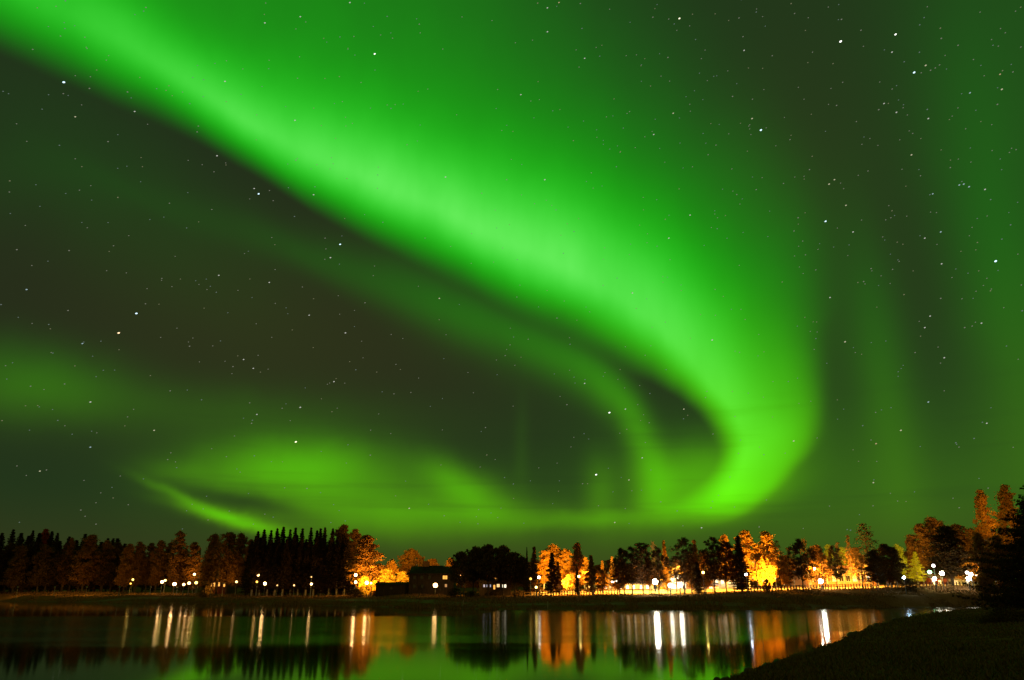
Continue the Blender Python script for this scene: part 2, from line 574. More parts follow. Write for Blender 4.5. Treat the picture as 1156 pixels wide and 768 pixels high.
c2 = gmix(gramp(gnoise(3.0), 0.3, 0.7), c1, (0.18, 0.085, 0.035))
sx = t.nodes.new('ShaderNodeSeparateXYZ'); t.links.new(geo.outputs['Position'], sx.inputs[0])
# bare wet soil right at the water line
zz = t.nodes.new('ShaderNodeMath'); zz.operation = 'MULTIPLY_ADD'; zz.inputs[1].default_value = 0.5
t.links.new(gnoise(0.8), zz.inputs[0]); t.links.new(sx.outputs['Z'], zz.inputs[2])
c3 = gmix(gramp(zz.outputs[0], 0.30, 0.50), (0.22, 0.14, 0.09), c2)
t.links.new(c3, b.inputs['Base Color'])
bp = t.nodes.new('ShaderNodeBump'); bp.inputs['Strength'].default_value = 0.6; bp.inputs['Distance'].default_value = 0.15
t.links.new(gnoise(6.0, 8), bp.inputs['Height']); t.links.new(bp.outputs[0], b.inputs['Normal'])
gme.materials.append(gm)
g = bpy.data.objects.new('ground', gme); COL.objects.link(g); tag(g, kind='structure')

# lit gravel road behind the first row of trees
def strip(name, pts, width, lift, m):
    """sheet that follows the ground; pts = (x, y) centre line"""
    vs = []; fs = []
    P = [Vector((p[0], p[1], 0)) for p in pts]
    Q = []
    for i in range(len(P) - 1):
        n = max(2, int((P[i + 1] - P[i]).length / 2.5))
        Q += [P[i].lerp(P[i + 1], k / n) for k in range(n)]
    Q.append(P[-1])
    for i, p in enumerate(Q):
        d = (Q[min(i + 1, len(Q) - 1)] - Q[max(i - 1, 0)]).normalized(); nrm_ = Vector((-d.y, d.x, 0))
        for k in range(7):
            q = p + nrm_ * width * (k / 6 - 0.5)
            vs.append((q.x, q.y, gz(q.x, q.y) + lift))
    for i in range(len(Q) - 1):
        for k in range(6):
            fs.append((i * 7 + k, i * 7 + k + 1, (i + 1) * 7 + k + 1, (i + 1) * 7 + k))
    me = bpy.data.meshes.new(name); me.from_pydata(vs, [], fs); me.update()
    o = link(name, me, m); tag(o, kind='structure'); return o


def xw(px, D): return at(px, 668, D).x


road_m = mat('pale gravel', (0.36, 0.26, 0.16), rough=0.95, noise=(0.9, (0.25, 0.18, 0.11), 1))
strip('road', [(xw(600, 152), 156), (xw(700, 154), 154), (xw(800, 153), 153), (xw(900, 157), 157), (xw(1000, 164), 164), (xw(1120, 170), 170)], 9.0, 0.05, road_m)
strip('path', [(xw(-60, 222), 222), (xw(150, 205), 205), (xw(300, 186), 186), (xw(430, 152), 152), (xw(560, 126), 126), (xw(700, 122), 122), (xw(860, 122), 122), (xw(1000, 136), 136)], 2.2, 0.04,
      mat('sandy path', (0.24, 0.16, 0.10), rough=0.95, noise=(1.2, (0.18, 0.12, 0.07), 1)))

wm = bpy.data.materials.new('lake water'); wm.use_nodes = True
t = wm.node_tree; b = t.nodes['Principled BSDF']
b.inputs['Base Color'].default_value = (0.004, 0.007, 0.004, 1); b.inputs['IOR'].default_value = 1.31
geo = t.nodes.new('ShaderNodeNewGeometry')
sx = t.nodes.new('ShaderNodeSeparateXYZ'); t.links.new(geo.outputs['Position'], sx.inputs[0])
def wmath(op, a, b_=0.0, c_=None):
    n = t.nodes.new('ShaderNodeMath'); n.operation = op
    for i, q in enumerate((a, b_) if c_ is None else (a, b_, c_)):
        if isinstance(q, (int, float)): n.inputs[i].default_value = q
        else: t.links.new(q, n.inputs[i])
    return n.outputs[0]
def wramp(x, lo, hi):
    m = t.nodes.new('ShaderNodeMapRange'); m.interpolation_type = 'SMOOTHSTEP'
    m.inputs[1].default_value = lo; m.inputs[2].default_value = hi; t.links.new(x, m.inputs[0]); return m.outputs[0]
def wnoise(scale, stretch=(1, 1, 1), detail=3):
    mp = t.nodes.new('ShaderNodeMapping'); mp.inputs['Scale'].default_value = stretch
    n = t.nodes.new('ShaderNodeTexNoise'); n.inputs['Scale'].default_value = scale; n.inputs['Detail'].default_value = detail
    t.links.new(geo.outputs['Position'], mp.inputs[0]); t.links.new(mp.outputs[0], n.inputs['Vector']); return n.outputs['Fac']
wx, wyy = sx.outputs['X'], sx.outputs['Y']
rim = wmath('SUBTRACT', wnoise(0.10, (0.35, 1, 1), 4), 0.5)
yj = wmath('MULTIPLY_ADD', rim, 14.0, wyy)
# the breeze ruffles the middle of the lake; it is still close in and, on the left, under the far bank
b0 = wmath('MULTIPLY_ADD', wramp(wx, 10.0, 24.0), 16.0, 41.5)
near_e = wramp(wmath('SUBTRACT', yj, b0), -3.2, 3.2)
b1 = wmath('MULTIPLY_ADD', wramp(wx, -6.0, 4.0), 70.0, 88.0)
far_e = wramp(wmath('SUBTRACT', b1, yj), -3.0, 3.0)
rip = wmath('MULTIPLY', near_e, far_e)
rip = wmath('MULTIPLY', rip, wmath('MULTIPLY_ADD', wramp(wnoise(0.16, (0.12, 1, 1), 3), 0.30, 0.62), 0.25, 0.75))
t.links.new(wmath('MULTIPLY_ADD', rip, 0.080, 0.055), b.inputs['Roughness'])
bp = t.nodes.new('ShaderNodeBump'); bp.inputs['Distance'].default_value = 0.02
t.links.new(wmath('MULTIPLY_ADD', rip, 0.50, 0.035), bp.inputs['Strength'])
t.links.new(wnoise(1.6, (0.35, 1.6, 1), 3), bp.inputs['Height']); t.links.new(bp.outputs[0], b.inputs['Normal'])
w = MB().add([(-900, 2, 0), (900, 2, 0), (900, 900, 0), (-900, 900, 0)], [(0, 1, 2, 3)]).build('water', wm); tag(w, kind='structure')

# ------------------------------------------------------------------ trees
def leaf_mesh(name, pts, size, rng, flat=0.0, aspect=1.0):
    """many small four sided leaves / needle sprays around pts"""
    pts = np.asarray(pts, float); n = len(pts)
    size = np.broadcast_to(size, (n,)) * rng.uniform(0.6, 1.3, n)
    a = rng.normal(size=(n, 3)); a[:, 2] *= (1 - flat); a /= np.linalg.norm(a, axis=1)[:, None]
    c = rng.normal(size=(n, 3)); b_ = np.cross(a, c); b_ /= np.linalg.norm(b_, axis=1)[:, None]
    A = a * size[:, None] * 0.5 * aspect; B = b_ * size[:, None] * 0.5 / aspect
    v = np.stack([pts - A, pts - B * 0.8, pts + A, pts + B], 1).reshape(-1, 3)
    return mesh_np(name, v, np.arange(4 * n).reshape(n, 4))


def spruce_t(seed, n=7500, bare=0.08, wid=0.15, leaf=0.026):
    rng = np.random.default_rng(seed); pts = []; sz = []
    levels = 26
    for i in range(levels):
        z = bare + (0.985 - bare) * (i / (levels - 1)) ** 0.92
        rad = wid * (1 - (z - bare) / (1 - bare)) ** 0.72 * rng.uniform(0.86, 1.1)
        if z < bare + 0.06: rad *= 0.75
        nb = max(4, int(11 * (1 - i / levels)) + 3)
        for k in range(nb):
            ang = 2 * math.pi * (k + rng.uniform(-.3, .3)) / nb + i * 1.3
            L = rad * rng.uniform(0.62, 1.15)
            m = max(6, int(n / levels / nb * (0.35 + 1.4 * rad / wid)))
            s_ = rng.uniform(0.05, 1, m) ** 0.75
            droop = -0.30 * L * s_ + 0.18 * L * s_ ** 2
            w_ = 0.16 * L * (1.05 - s_)
            pts.append(np.stack([math.cos(ang) * L * s_ + rng.normal(0, 1, m) * w_, math.sin(ang) * L * s_ + rng.normal(0, 1, m) * w_,
                                 z + droop + rng.normal(0, 1, m) * 0.006], 1))
            sz.append(np.full(m, leaf) * (1.1 - 0.4 * s_))
    tip = rng.uniform(0.93, 1.0, 40)
    pts.append(np.stack([rng.normal(0, 1, 40) * 0.05 * (1.004 - tip), rng.normal(0, 1, 40) * 0.05 * (1.004 - tip), tip], 1)); sz.append(np.full(40, leaf * 0.6))
    crown = leaf_mesh('spruce crown', np.concatenate(pts), np.concatenate(sz), rng, 0.5, 1.4)
    mb = MB().tube([(0, 0, -0.02), (0.002, 0, 0.3), (0, 0.002, 0.7), (0, 0, 0.985)], [0.013, 0.010, 0.006, 0.0012], 6)
    return crown, mesh_of(mb, 'spruce trunk'), 2 * wid


def mesh_of(mb, name):
    me = bpy.data.meshes.new(name); me.from_pydata(mb.v, [], mb.f); me.update(); return me


def clump_tree(seed, shape, nclump, per, leaf, trunk_r=0.014, sd=0.028, bare=0.2, wid=0.18, name='birch', lean=0.0, gap=0.0):
    """crown made of many leaf clumps carried by limbs; shape(z01, rng) gives the crown radius share"""
    rng = np.random.default_rng(seed); pts = []; mb = MB()
    lx = rng.normal(0, 0.010, 2)
    def axis(z): return np.array([lx[0] * z * 2 + lean * z * z, lx[1] * z * 2, z])
    zs = [0.0, 0.2, 0.45, 0.7, 0.9]
    mb.tube([tuple(axis(z) - np.array([0, 0, 0.02 if z == 0 else 0])) for z in zs], [trunk_r, trunk_r * .8, trunk_r * .6, trunk_r * .36, trunk_r * .14], 7)
    for i in range(nclump):
        u = (i + rng.uniform()) / nclump
        z = bare + (0.960 - bare) * u
        rr = shape(u) * wid
        rad = rr * math.sqrt(rng.uniform(0.0, 1.0)) * rng.uniform(0.75, 1.12)
        ang = rng.uniform(0, 2 * math.pi)
        rad *= 1 + 0.22 * math.sin(2 * ang + seed + z * 8) + 0.14 * math.sin(3 * ang - seed * 2 + z * 21)
        c = axis(z) + np.array([math.cos(ang) * rad, math.sin(ang) * rad, rng.normal(0, 0.008)])
        if rng.uniform() < gap: continue
        m = int(per * rng.uniform(0.5, 1.4)); s_ = sd * rng.uniform(0.55, 1.25) * (1.1 - 0.55 * u)
        pts.append(c + rng.normal(size=(m, 3)) * np.array([s_, s_, s_ * 0.72]))
        if i % 2 == 0 and rad > 0.012:
            z0 = max(bare * 0.8, z - rad * rng.uniform(0.5, 1.1)); a0 = axis(z0)
            mid = a0 * 0.45 + c * 0.55 + np.array([0, 0, -0.008])
            mb.tube([tuple(a0), tuple(mid), tuple(c)], [trunk_r * (1.05 - z0) * 0.42, trunk_r * 0.16, trunk_r * 0.05], 4)
    P = np.concatenate(pts); P = P[P[:, 2] < 1.03]
    return leaf_mesh(name + ' crown', P, leaf, rng), mesh_of(mb, name + ' trunk'), 2 * wid


egg = lambda u: (math.sin(math.pi * (0.16 + 0.80 * u ** 0.85)) ** 0.75) * (0.86 + 0.14 * math.sin(u * 23))
cone = lambda u: max(0.03, (1 - u) ** 1.15) * min(1, 0.6 + u * 5)
dome = lambda u: math.sqrt(max(0.03, 1 - (2 * (u * 0.93) - 0.82) ** 2 * 0.9))
mush = lambda u: math.sqrt(max(0.02, 1 - (u * 1.0) ** 2.4)) * min(1, 0.5 + u * 2)
column = lambda u: min(1, 0.6 + u * 2) * (1 - u ** 4) ** 0.5

T = {
    'spruce': [spruce_t(s) for s in (1, 2, 3, 4)],
    'spruce_bare': [spruce_t(s, bare=0.15, wid=0.13) for s in (11, 12, 13)],
    'birch': [clump_tree(20 + s, egg, 160, 90, 0.019, wid=0.17, bare=0.18, name='birch') for s in range(4)],
    'birch_cone': [clump_tree(30 + s, cone, 130, 85, 0.018, sd=0.018, wid=0.18, bare=0.10, name='birch') for s in range(3)],
    'pine': [clump_tree(40 + s, dome, 105, 74, 0.021, wid=0.24, bare=0.26, sd=0.034, name='pine', gap=0.08) for s in range(4)],
    'broad': [clump_tree(50 + s, mush, 210, 60, 0.036, wid=0.46, bare=0.16, sd=0.045, trunk_r=0.022, name='broadleaf') for s in range(3)],
    'broad_high': [clump_tree(90 + s, mush, 190, 60, 0.036, wid=0.46, bare=0.36, sd=0.045, trunk_r=0.022, name='broadleaf') for s in range(3)],
    'bare': [clump_tree(60 + s, egg, 110, 22, 0.016, wid=0.19, bare=0.22, sd=0.030, trunk_r=0.012, name='sparse', gap=0.1) for s in range(3)],
    'column': [clump_tree(70 + s, column, 140, 56, 0.024, wid=0.13, bare=0.14, name='aspen') for s in range(2)],
    'bush': [clump_tree(80 + s, mush, 60, 40, 0.060, wid=0.62, bare=0.05, sd=0.09, trunk_r=0.03, name='bush') for s in range(2)],
}
KINDN = {'spruce': 'spruce_tree', 'spruce_bare': 'spruce_tree', 'birch': 'birch_tree', 'birch_cone': 'birch_tree', 'pine': 'pine_tree',
         'broad': 'broadleaf_tree', 'broad_high': 'broadleaf_tree', 'bare': 'broadleaf_tree', 'column': 'aspen_tree', 'bush': 'bush'}
rt = random.Random(5)


def tree(kind, px, ytop, wpx, D, leafm, label, group=None, barkm=None, var=None):
    p = at(px, 668, D); x = p.x; z0 = gz(x, D) - 0.05
    top = at(px, ytop, D).z
    h = max(0.6, top - z0)
    # width given in pixels of the photograph
    w = wpx * D / 925.0 * (1.5 if (kind.startswith('spruce') and wpx > 12) or kind == 'birch_cone' else 1.38 if px > 600 and kind in ('birch', 'pine') else 1.22)
    crown, trunk, tw = T[kind][(var if var is not None else rt.randrange(99)) % len(T[kind])]
    cat = 'bush' if kind == 'bush' else 'tree'
    o = empty(KINDN[kind], (x, D, z0), label, cat, group, rt.uniform(0, 6.28))
    k = w / tw
    o.scale = (k, k, h)
    if barkm is None: barkm = M['birchbark'] if kind.startswith('birch') and px > 600 else M['bark']
    link('trunk', trunk, barkm, o); link('crown', crown, M[leafm], o)
    return o


# --- the dark forest far left: tops read along the skyline of the photograph
LEFT = [(-60, 601), (-46, 598), (-32, 600), (-20, 597), (-8, 599), (3, 598), (12, 600), (20, 600), (27, 598), (34, 599), (47, 600), (53, 600), (60, 606), (69, 605), (77, 607),
        (85, 603), (100, 607), (107, 607), (113, 607), (118, 605), (126, 608), (133, 614)]
for i, (x, y) in enumerate(LEFT):
    tree('spruce', x + (i * 5) % 4 - 2, y + (0, 2, 5, 1, 3)[i % 5], 15 + (i * 7) % 11, 245 + (i * 37) % 14, 'spruce', 'black spruce in the solid dark forest at the far left shore', 'spruces of the far left forest')
for i in range(24):
    x = -60 + i * 9.2
    tree(('birch', 'spruce', 'pine', 'birch')[i % 4], x, 611 + (i * 13) % 10, 20, 236 + (i * 11) % 8, 'darkleaf' if i % 4 in (0, 3) else 'spruce', 'lower dark tree at the front edge of the far left forest', 'lower front trees of the far left forest')
tree('birch', 40, 596, 15, 262, 'redleaf', 'reddish treetop rising above the black forest at far left', 'autumn trees of the left forest')
tree('birch', 70, 606, 13, 238, 'brownleaf', 'narrow reddish brown tree left of the wide brown one in the far left forest', 'autumn trees of the left forest')
tree('birch', 92, 603, 25, 234, 'brownleaf', 'widest olive brown autumn tree in the far left forest', 'autumn trees of the left forest')
tree('birch', 113, 609, 17, 238, 'brownleaf', 'brown tree just right of the widest brown tree in the left forest', 'autumn trees of the left forest')
tree('birch', 139, 613, 17, 226, 'brownleaf', 'red brown tree left of the first lit lamp on the left shore', 'autumn trees of the left forest')
tree('birch', 152, 611, 17, 228, 'brownleaf', 'dark brown tree directly above the first lit lamp on the left shore', 'autumn trees of the left forest')
tree('birch', 164, 612, 16, 230, 'brownleaf', 'dark brown tree between the first and second lamps on the left shore', 'autumn trees of the left forest')
tree('birch', 175, 609, 17, 226, 'brownleaf', 'brown rounded tree left of the tall narrow one on the left shore', 'autumn trees of the left forest')
tree('birch', 185, 611, 14, 230, 'brownleaf', 'brown tree touching the left side of the tall narrow tree', 'autumn trees of the left forest')
tree('column', 195, 598, 14, 224, 'brownleaf', 'tall narrow tree sticking up from the left treeline above the lamps', 'autumn trees of the left forest', M['bark'])
tree('birch', 204, 618, 12, 226, 'brownleaf', 'low brown tree filling the dip right of the tall narrow tree', 'autumn trees of the left forest')
tree('birch', 213, 611, 19, 224, 'brownleaf', 'brown cone shaped tree with its right side lit orange by a lamp', 'autumn trees of the left forest')
tree('birch_cone', 220, 617, 9, 227, 'orangeleaf', 'slim orange lit tree at the right end of the left treeline', 'autumn trees of the left forest')
# --- group left of the spruce stand
tree('birch', 234, 602, 20, 212, 'brownleaf', 'leftmost tree of the brown clump left of the black spruces', 'brown trees left of the spruce stand')
tree('bare', 244, 601, 22, 208, 'brownleaf', 'thin crowned tree second from left in the brown clump by the spruces', 'brown trees left of the spruce stand')
tree('birch', 255, 599, 24, 212, 'brownleaf', 'tallest middle tree of the brown clump left of the black spruces', 'brown trees left of the spruce stand')
tree('birch', 266, 601, 18, 208, 'brownleaf', 'brown tree right of the tallest in the clump left of the spruces', 'brown trees left of the spruce stand')
tree('birch', 277, 608, 16, 206, 'brownleaf', 'lower brown tree leaning against the black spruce stand on its left', 'brown trees left of the spruce stand')
tree('bush', 232, 655, 16, 198, 'darkleaf', 'dark bush under the brown clump left of the spruces', 'shore bushes')
# --- the black spruce stand
ST = [(279, 612), (285, 601), (292, 599), (300, 600), (307, 598), (314, 596), (322, 599), (328, 597), (336, 598), (346, 597), (353, 600), (357, 598), (362, 597), (371, 598), (378, 603), (385, 606), (392, 616)]
for i, (x, y) in enumerate(ST):
    tree('spruce', x, y - 1, 16 + i % 3, 205 + (i * 5) % 6, 'spruce', 'black spruce with a sharp tip in the close stand at left centre', 'spruces of the close black stand')
for i in range(21):
    tree('spruce', 283 + i * 5.3, 605 + (i * 11) % 9, 17, 201 + (i * 3) % 5, 'spruce', 'lower black spruce inside the close stand at left centre', 'inner spruces of the close black stand')
for i in range(13):
    tree('spruce_bare', 284 + i * 8.7, 606 + (i * 7) % 5, 15, 198 + (i * 3) % 4, 'spruce', 'black spruce with bare pale trunk foot at the front of the stand', 'front spruces of the black stand', M['palewood'])
# --- brown birches right of the stand, with the lit yard under them
tree('birch', 386, 591, 26, 214, 'brownleaf', 'tall brown tree rising just right of the black spruce stand', 'brown trees right of the spruce stand')
tree('birch', 397, 596, 20, 205, 'brownleaf', 'brown tree second right of the black spruce stand', 'brown trees right of the spruce stand')
tree('birch', 412, 603, 34, 186, 'brownleaf', 'wide brown round tree with a dark trunk before the lit yard', 'brown trees right of the spruce stand', M['bark'])
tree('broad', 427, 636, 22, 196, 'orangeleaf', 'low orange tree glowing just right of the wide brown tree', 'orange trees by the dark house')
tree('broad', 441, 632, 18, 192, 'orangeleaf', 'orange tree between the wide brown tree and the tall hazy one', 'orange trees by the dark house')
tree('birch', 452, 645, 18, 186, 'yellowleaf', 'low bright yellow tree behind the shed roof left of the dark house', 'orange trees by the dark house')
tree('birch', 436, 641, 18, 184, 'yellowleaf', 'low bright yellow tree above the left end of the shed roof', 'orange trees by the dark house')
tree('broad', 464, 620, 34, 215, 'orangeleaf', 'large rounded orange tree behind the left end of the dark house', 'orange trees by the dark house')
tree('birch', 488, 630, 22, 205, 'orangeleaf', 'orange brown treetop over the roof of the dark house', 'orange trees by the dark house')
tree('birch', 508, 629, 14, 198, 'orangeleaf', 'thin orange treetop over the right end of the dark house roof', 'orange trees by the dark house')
# --- the broad dark clump
for x, y, w, d, lab in ((520, 622, 24, 146, 'dark leafy tree at the left end of the broad dark clump, beside the dark house'),
                        (534, 617, 28, 150, 'dark leafy tree second from left in the broad dark clump'),
                        (551, 615, 34, 148, 'highest dark tree in the middle of the broad dark clump'),
                        (568, 616, 30, 150, 'dark rounded tree right of the highest in the broad dark clump'),
                        (581, 623, 26, 147, 'dark tree near the right end of the broad dark clump'),
                        (591, 629, 18, 146, 'lowest dark tree at the right end of the broad dark clump')):
    tree('broad_high', x, y, w, d, 'darkleaf', lab, 'trees of the broad dark clump')
tree('spruce', 595, 618, 7, 143, 'spruce', 'thin black spire at the right edge of the broad dark clump')
tree('birch_cone', 603, 616, 15, 147, 'brownleaf', 'dim brown cone shaped tree between the dark clump and the orange birches', 'cone shaped shore trees')
# --- orange birches and what stands before them
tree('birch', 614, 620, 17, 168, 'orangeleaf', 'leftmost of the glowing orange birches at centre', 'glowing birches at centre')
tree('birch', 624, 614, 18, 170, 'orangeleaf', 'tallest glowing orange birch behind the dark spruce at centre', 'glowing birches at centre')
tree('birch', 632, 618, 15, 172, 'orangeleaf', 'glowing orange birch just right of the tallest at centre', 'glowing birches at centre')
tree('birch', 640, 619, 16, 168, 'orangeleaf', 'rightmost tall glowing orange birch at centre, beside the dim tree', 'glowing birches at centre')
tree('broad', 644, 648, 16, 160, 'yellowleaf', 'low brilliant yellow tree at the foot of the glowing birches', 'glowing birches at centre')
tree('birch_cone', 622, 623, 17, 146, 'spruce', 'dark cone shaped tree standing before the glowing birches', 'cone shaped shore trees', M['bark'])
tree('birch_cone', 631, 633, 11, 147, 'brownleaf', 'shorter dim tree touching the dark cone before the glowing birches', 'cone shaped shore trees')
tree('birch', 652, 612, 13, 152, 'brownleaf', 'dim slender birch right of the glowing orange birches', 'cone shaped shore trees')
tree('spruce', 652, 638, 7, 140, 'spruce', 'small black spruce with long trunk under the dim slender birch')
tree('birch', 660, 629, 12, 164, 'orangeleaf', 'slim orange birch right of the small black spruce', 'glowing birches at centre')
tree('birch_cone', 670, 626, 17, 142, 'brownleaf', 'dark pointed tree alone between orange birch and the small orange cones', 'cone shaped shore trees')
tree('birch_cone', 681, 632, 10, 166, 'orangeleaf', 'small orange cone tree, left one of the pair before the pines', 'small orange cones')
tree('birch_cone', 692, 627, 10, 168, 'orangeleaf', 'taller small orange cone tree, right one of the pair before the pines', 'small orange cones')
# --- pines
tree('pine', 705, 618, 18, 142, 'pine', 'leftmost dark pine of the three pines before the bright white lights', 'pines before the white lights', var=0)
tree('pine', 714, 616, 20, 139, 'pine', 'middle dark pine of the three pines before the bright white lights', 'pines before the white lights', var=1)
tree('pine', 726, 611, 21, 143, 'pine', 'tallest right hand pine of the three before the bright white lights', 'pines before the white lights', var=2)
tree('bare', 740, 610, 12, 176, 'brownleaf', 'faint thin tree behind the gap right of the three pines')
tree('pine', 744, 617, 16, 142, 'pine', 'small round headed pine directly above the brightest white lamp', 'pines before the white lights', var=3)
tree('birch_cone', 754, 609, 14, 148, 'orangeleaf', 'orange brown pointed birch left of the white gabled house', 'autumn birches by the white house')
tree('bare', 764, 630, 20, 152, 'brownleaf', 'thin brown tree in front of the white gabled house')
tree('pine', 773, 606, 24, 140, 'pine', 'big round headed dark pine right of the white gabled house', 'pines right of the white house', var=0)
tree('birch_cone', 787, 608, 17, 150, 'brownleaf', 'orange brown birch right of the big round headed pine', 'autumn birches by the white house')
tree('spruce', 789, 634, 13, 137, 'spruce', 'short dark spruce under the orange brown birch right of the white house')
tree('pine', 807, 605, 20, 141, 'pine', 'left one of two close dark pines before the low sheds', 'pines right of the white house', var=1)
tree('birch', 821, 603, 14, 158, 'orangeleaf', 'orange treetop peeping over the two close dark pines')
tree('pine', 820, 609, 20, 142, 'pine', 'right one of two close dark pines before the low sheds', 'pines right of the white house', var=2)
tree('spruce', 838, 605, 20, 140, 'pine', 'dark conifer left of the bluish lamp and the tall orange birch')
# --- big orange birches
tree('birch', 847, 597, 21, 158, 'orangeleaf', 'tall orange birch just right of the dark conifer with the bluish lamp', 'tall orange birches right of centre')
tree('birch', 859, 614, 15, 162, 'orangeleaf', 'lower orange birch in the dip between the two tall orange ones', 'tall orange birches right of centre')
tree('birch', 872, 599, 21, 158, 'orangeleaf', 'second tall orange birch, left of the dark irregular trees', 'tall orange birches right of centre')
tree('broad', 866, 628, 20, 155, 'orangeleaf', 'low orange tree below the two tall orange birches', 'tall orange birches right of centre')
tree('bare', 882, 609, 18, 143, 'brownleaf', 'thin dark limbed tree in front of the second tall orange birch')
tree('bare', 893, 617, 16, 145, 'orangeleaf', 'open orange tree left of the dark pine by the bright lamp')
tree('pine', 907, 608, 24, 142, 'pine', 'dark leaning pine left of the very bright greenish white lamp', 'dark trees before the long low building', var=3)
tree('bare', 913, 607, 14, 165, 'brownleaf', 'faint tree rising behind the dark leaning pine')
tree('birch', 925, 615, 20, 160, 'brownleaf', 'dull brown tree above the bright greenish white lamp')
tree('birch', 940, 614, 13, 192, 'limeleaf', 'left yellow green lit tree above the long low building', 'yellow green trees behind the long building')
tree('pine', 946, 615, 14, 152, 'darkleaf', 'small dark tree before the long low building, between yellow green trees', 'dark trees before the long low building', var=1)
tree('birch', 957, 617, 13, 192, 'limeleaf', 'right yellow green lit tree above the long low building', 'yellow green trees behind the long building')
tree('bare', 953, 611, 16, 176, 'brownleaf', 'thin faint treetop above the middle of the long low building')
tree('bare', 964, 602, 11, 160, 'brownleaf', 'very thin straight tree left of the big faint spreading one')
tree('birch', 971, 617, 16, 190, 'brownleaf', 'pale brown tree under the big faint spreading one')
tree('bare', 985, 589, 30, 158, 'darkleaf', 'big faint spreading tree, tallest before the long low building', var=1)
tree('birch', 1003, 613, 22, 156, 'darkleaf', 'dark leafy tree left of the pale blue lamp', 'dark trees right of the long building')
tree('birch', 1014, 617, 16, 155, 'darkleaf', 'dark leafy tree right above the pale blue lamp', 'dark trees right of the long building')
tree('birch', 1021, 614, 12, 180, 'limeleaf', 'yellow green treetop behind the tree above the pale blue lamp')
tree('birch_cone', 1038, 622, 17, 172, 'limeleaf', 'bright yellow green pointed tree left of the row of white lamps')
tree('birch', 1035, 602, 17, 182, 'brownleaf', 'grey brown tree rising behind the bright yellow green one', 'brown trees by the right lamps')
tree('birch', 1049, 590, 22, 180, 'brownleaf', 'brown tree second left behind the large dark round tree', 'brown trees by the right lamps')
tree('birch', 1065, 583, 26, 182, 'brownleaf', 'tallest brown tree behind the large dark round tree', 'brown trees by the right lamps')
tree('birch', 1077, 593, 34, 158, 'darkleaf', 'large dark round tree above the starlike white lamp', 'dark trees right of the long building', M['bark'])
tree('birch', 1094, 591, 28, 178, 'brownleaf', 'brown tree right behind the large dark round tree', 'brown trees by the right lamps')
tree('birch', 1106, 596, 18, 176, 'brownleaf', 'brown tree nearest the left boughs of the near spruce', 'brown trees by the right lamps')
tree('birch', 1100, 625, 28, 166, 'brownleaf', 'low brown tree above the white lamps beside the near spruce', 'brown trees by the right lamps')
tree('birch', 1127, 551, 19, 156, 'orangeleaf', 'tall orange treetop standing high beside the near dark spruce', None, M['birchbark'])
tree('birch', 1115, 600, 18, 144, 'brownleaf', 'brown tree in front of the tall orange treetop beside the near spruce', 'brown trees by the right lamps')
tree('birch', 1136, 602, 20, 144, 'brownleaf', 'brown tree below the tall orange treetop, half behind the near spruce', 'brown trees by the right lamps')
tree('birch', 1154, 546, 22, 158, 'orangeleaf', 'orange treetop cut by the right edge above the near spruce', None)
for i, x in enumerate((1128, 1144, 1168, 1186, 1204, 1222)):
    tree('birch' if i % 2 else 'spruce', x, 585 + (i * 17) % 24, 26, 185 + i * 4, 'brownleaf' if i % 2 else 'spruce', 'dim tree of the wood hidden behind the near spruce at the right edge', 'dim wood behind the near spruce')
# --- dim trees further back, seen between the front ones
for i in range(46):
    x = 396 + i * 16.3 + rt.uniform(-4, 4)
    if i % 4 == 3:
        tree('spruce', x, rt.uniform(628, 642), 18, 215 + rt.uniform(0, 30), 'spruce', 'dim conifer of the far wood behind the lit buildings', 'dim far wood conifers')
    else:
        tree('birch', x, rt.uniform(630, 645), 22, 215 + rt.uniform(0, 30), 'brownleaf', 'dim brown tree of the far wood behind the lit buildings', 'dim far wood leafy trees')
for i in range(30):
    tree('birch' if i % 3 else 'spruce', -70 + i * 11.5, 622 + (i * 7) % 11, 22, 262 + (i * 5) % 20, 'spruce', 'lower tree deep inside the far left forest', 'inner trees of the far left forest', M['bark'])
tree('bush', 411, 650, 14, 182, 'yellowleaf', 'golden lit bush in the lit yard beside the dark trunk', 'lit yard bushes')
tree('bush', 422, 655, 12, 183, 'orangeleaf', 'orange lit bush at the left end of the dark shed', 'lit yard bushes')
for x, y, w, k, lm, lab in ((699, 632, 14, 'birch', 'brownleaf', 'dim brown tree touching the left side of the three pines'), (733, 630, 12, 'pine', 'pine', 'low dark pine filling the gap right of the tallest of the three pines'),
                        (781, 622, 14, 'pine', 'pine', 'dark pine squeezed between the big round headed pine and the orange brown birch'), (797, 620, 15, 'birch', 'brownleaf', 'dim brown tree left of the two close pines'),
                        (829, 622, 14, 'pine', 'pine', 'dark low pine left of the dark conifer with the bluish lamp'), (889, 626, 15, 'birch', 'brownleaf', 'dim brown tree right of the second tall orange birch'),
                        (930, 624, 18, 'bare', 'brownleaf', 'thin brown tree above the brightest greenish lamp'), (975, 626, 18, 'bare', 'brownleaf', 'thin brown tree at the right end of the long low building'),
                        (992, 620, 18, 'birch', 'darkleaf', 'dark tree hiding the right corner of the long low building'), (680, 642, 12, 'birch', 'orangeleaf', 'low orange tree at the foot of the left small orange cone')):
    tree(k, x, y, w, 151 if x > 920 else 147, lm, lab, 'gap trees of the lit row')
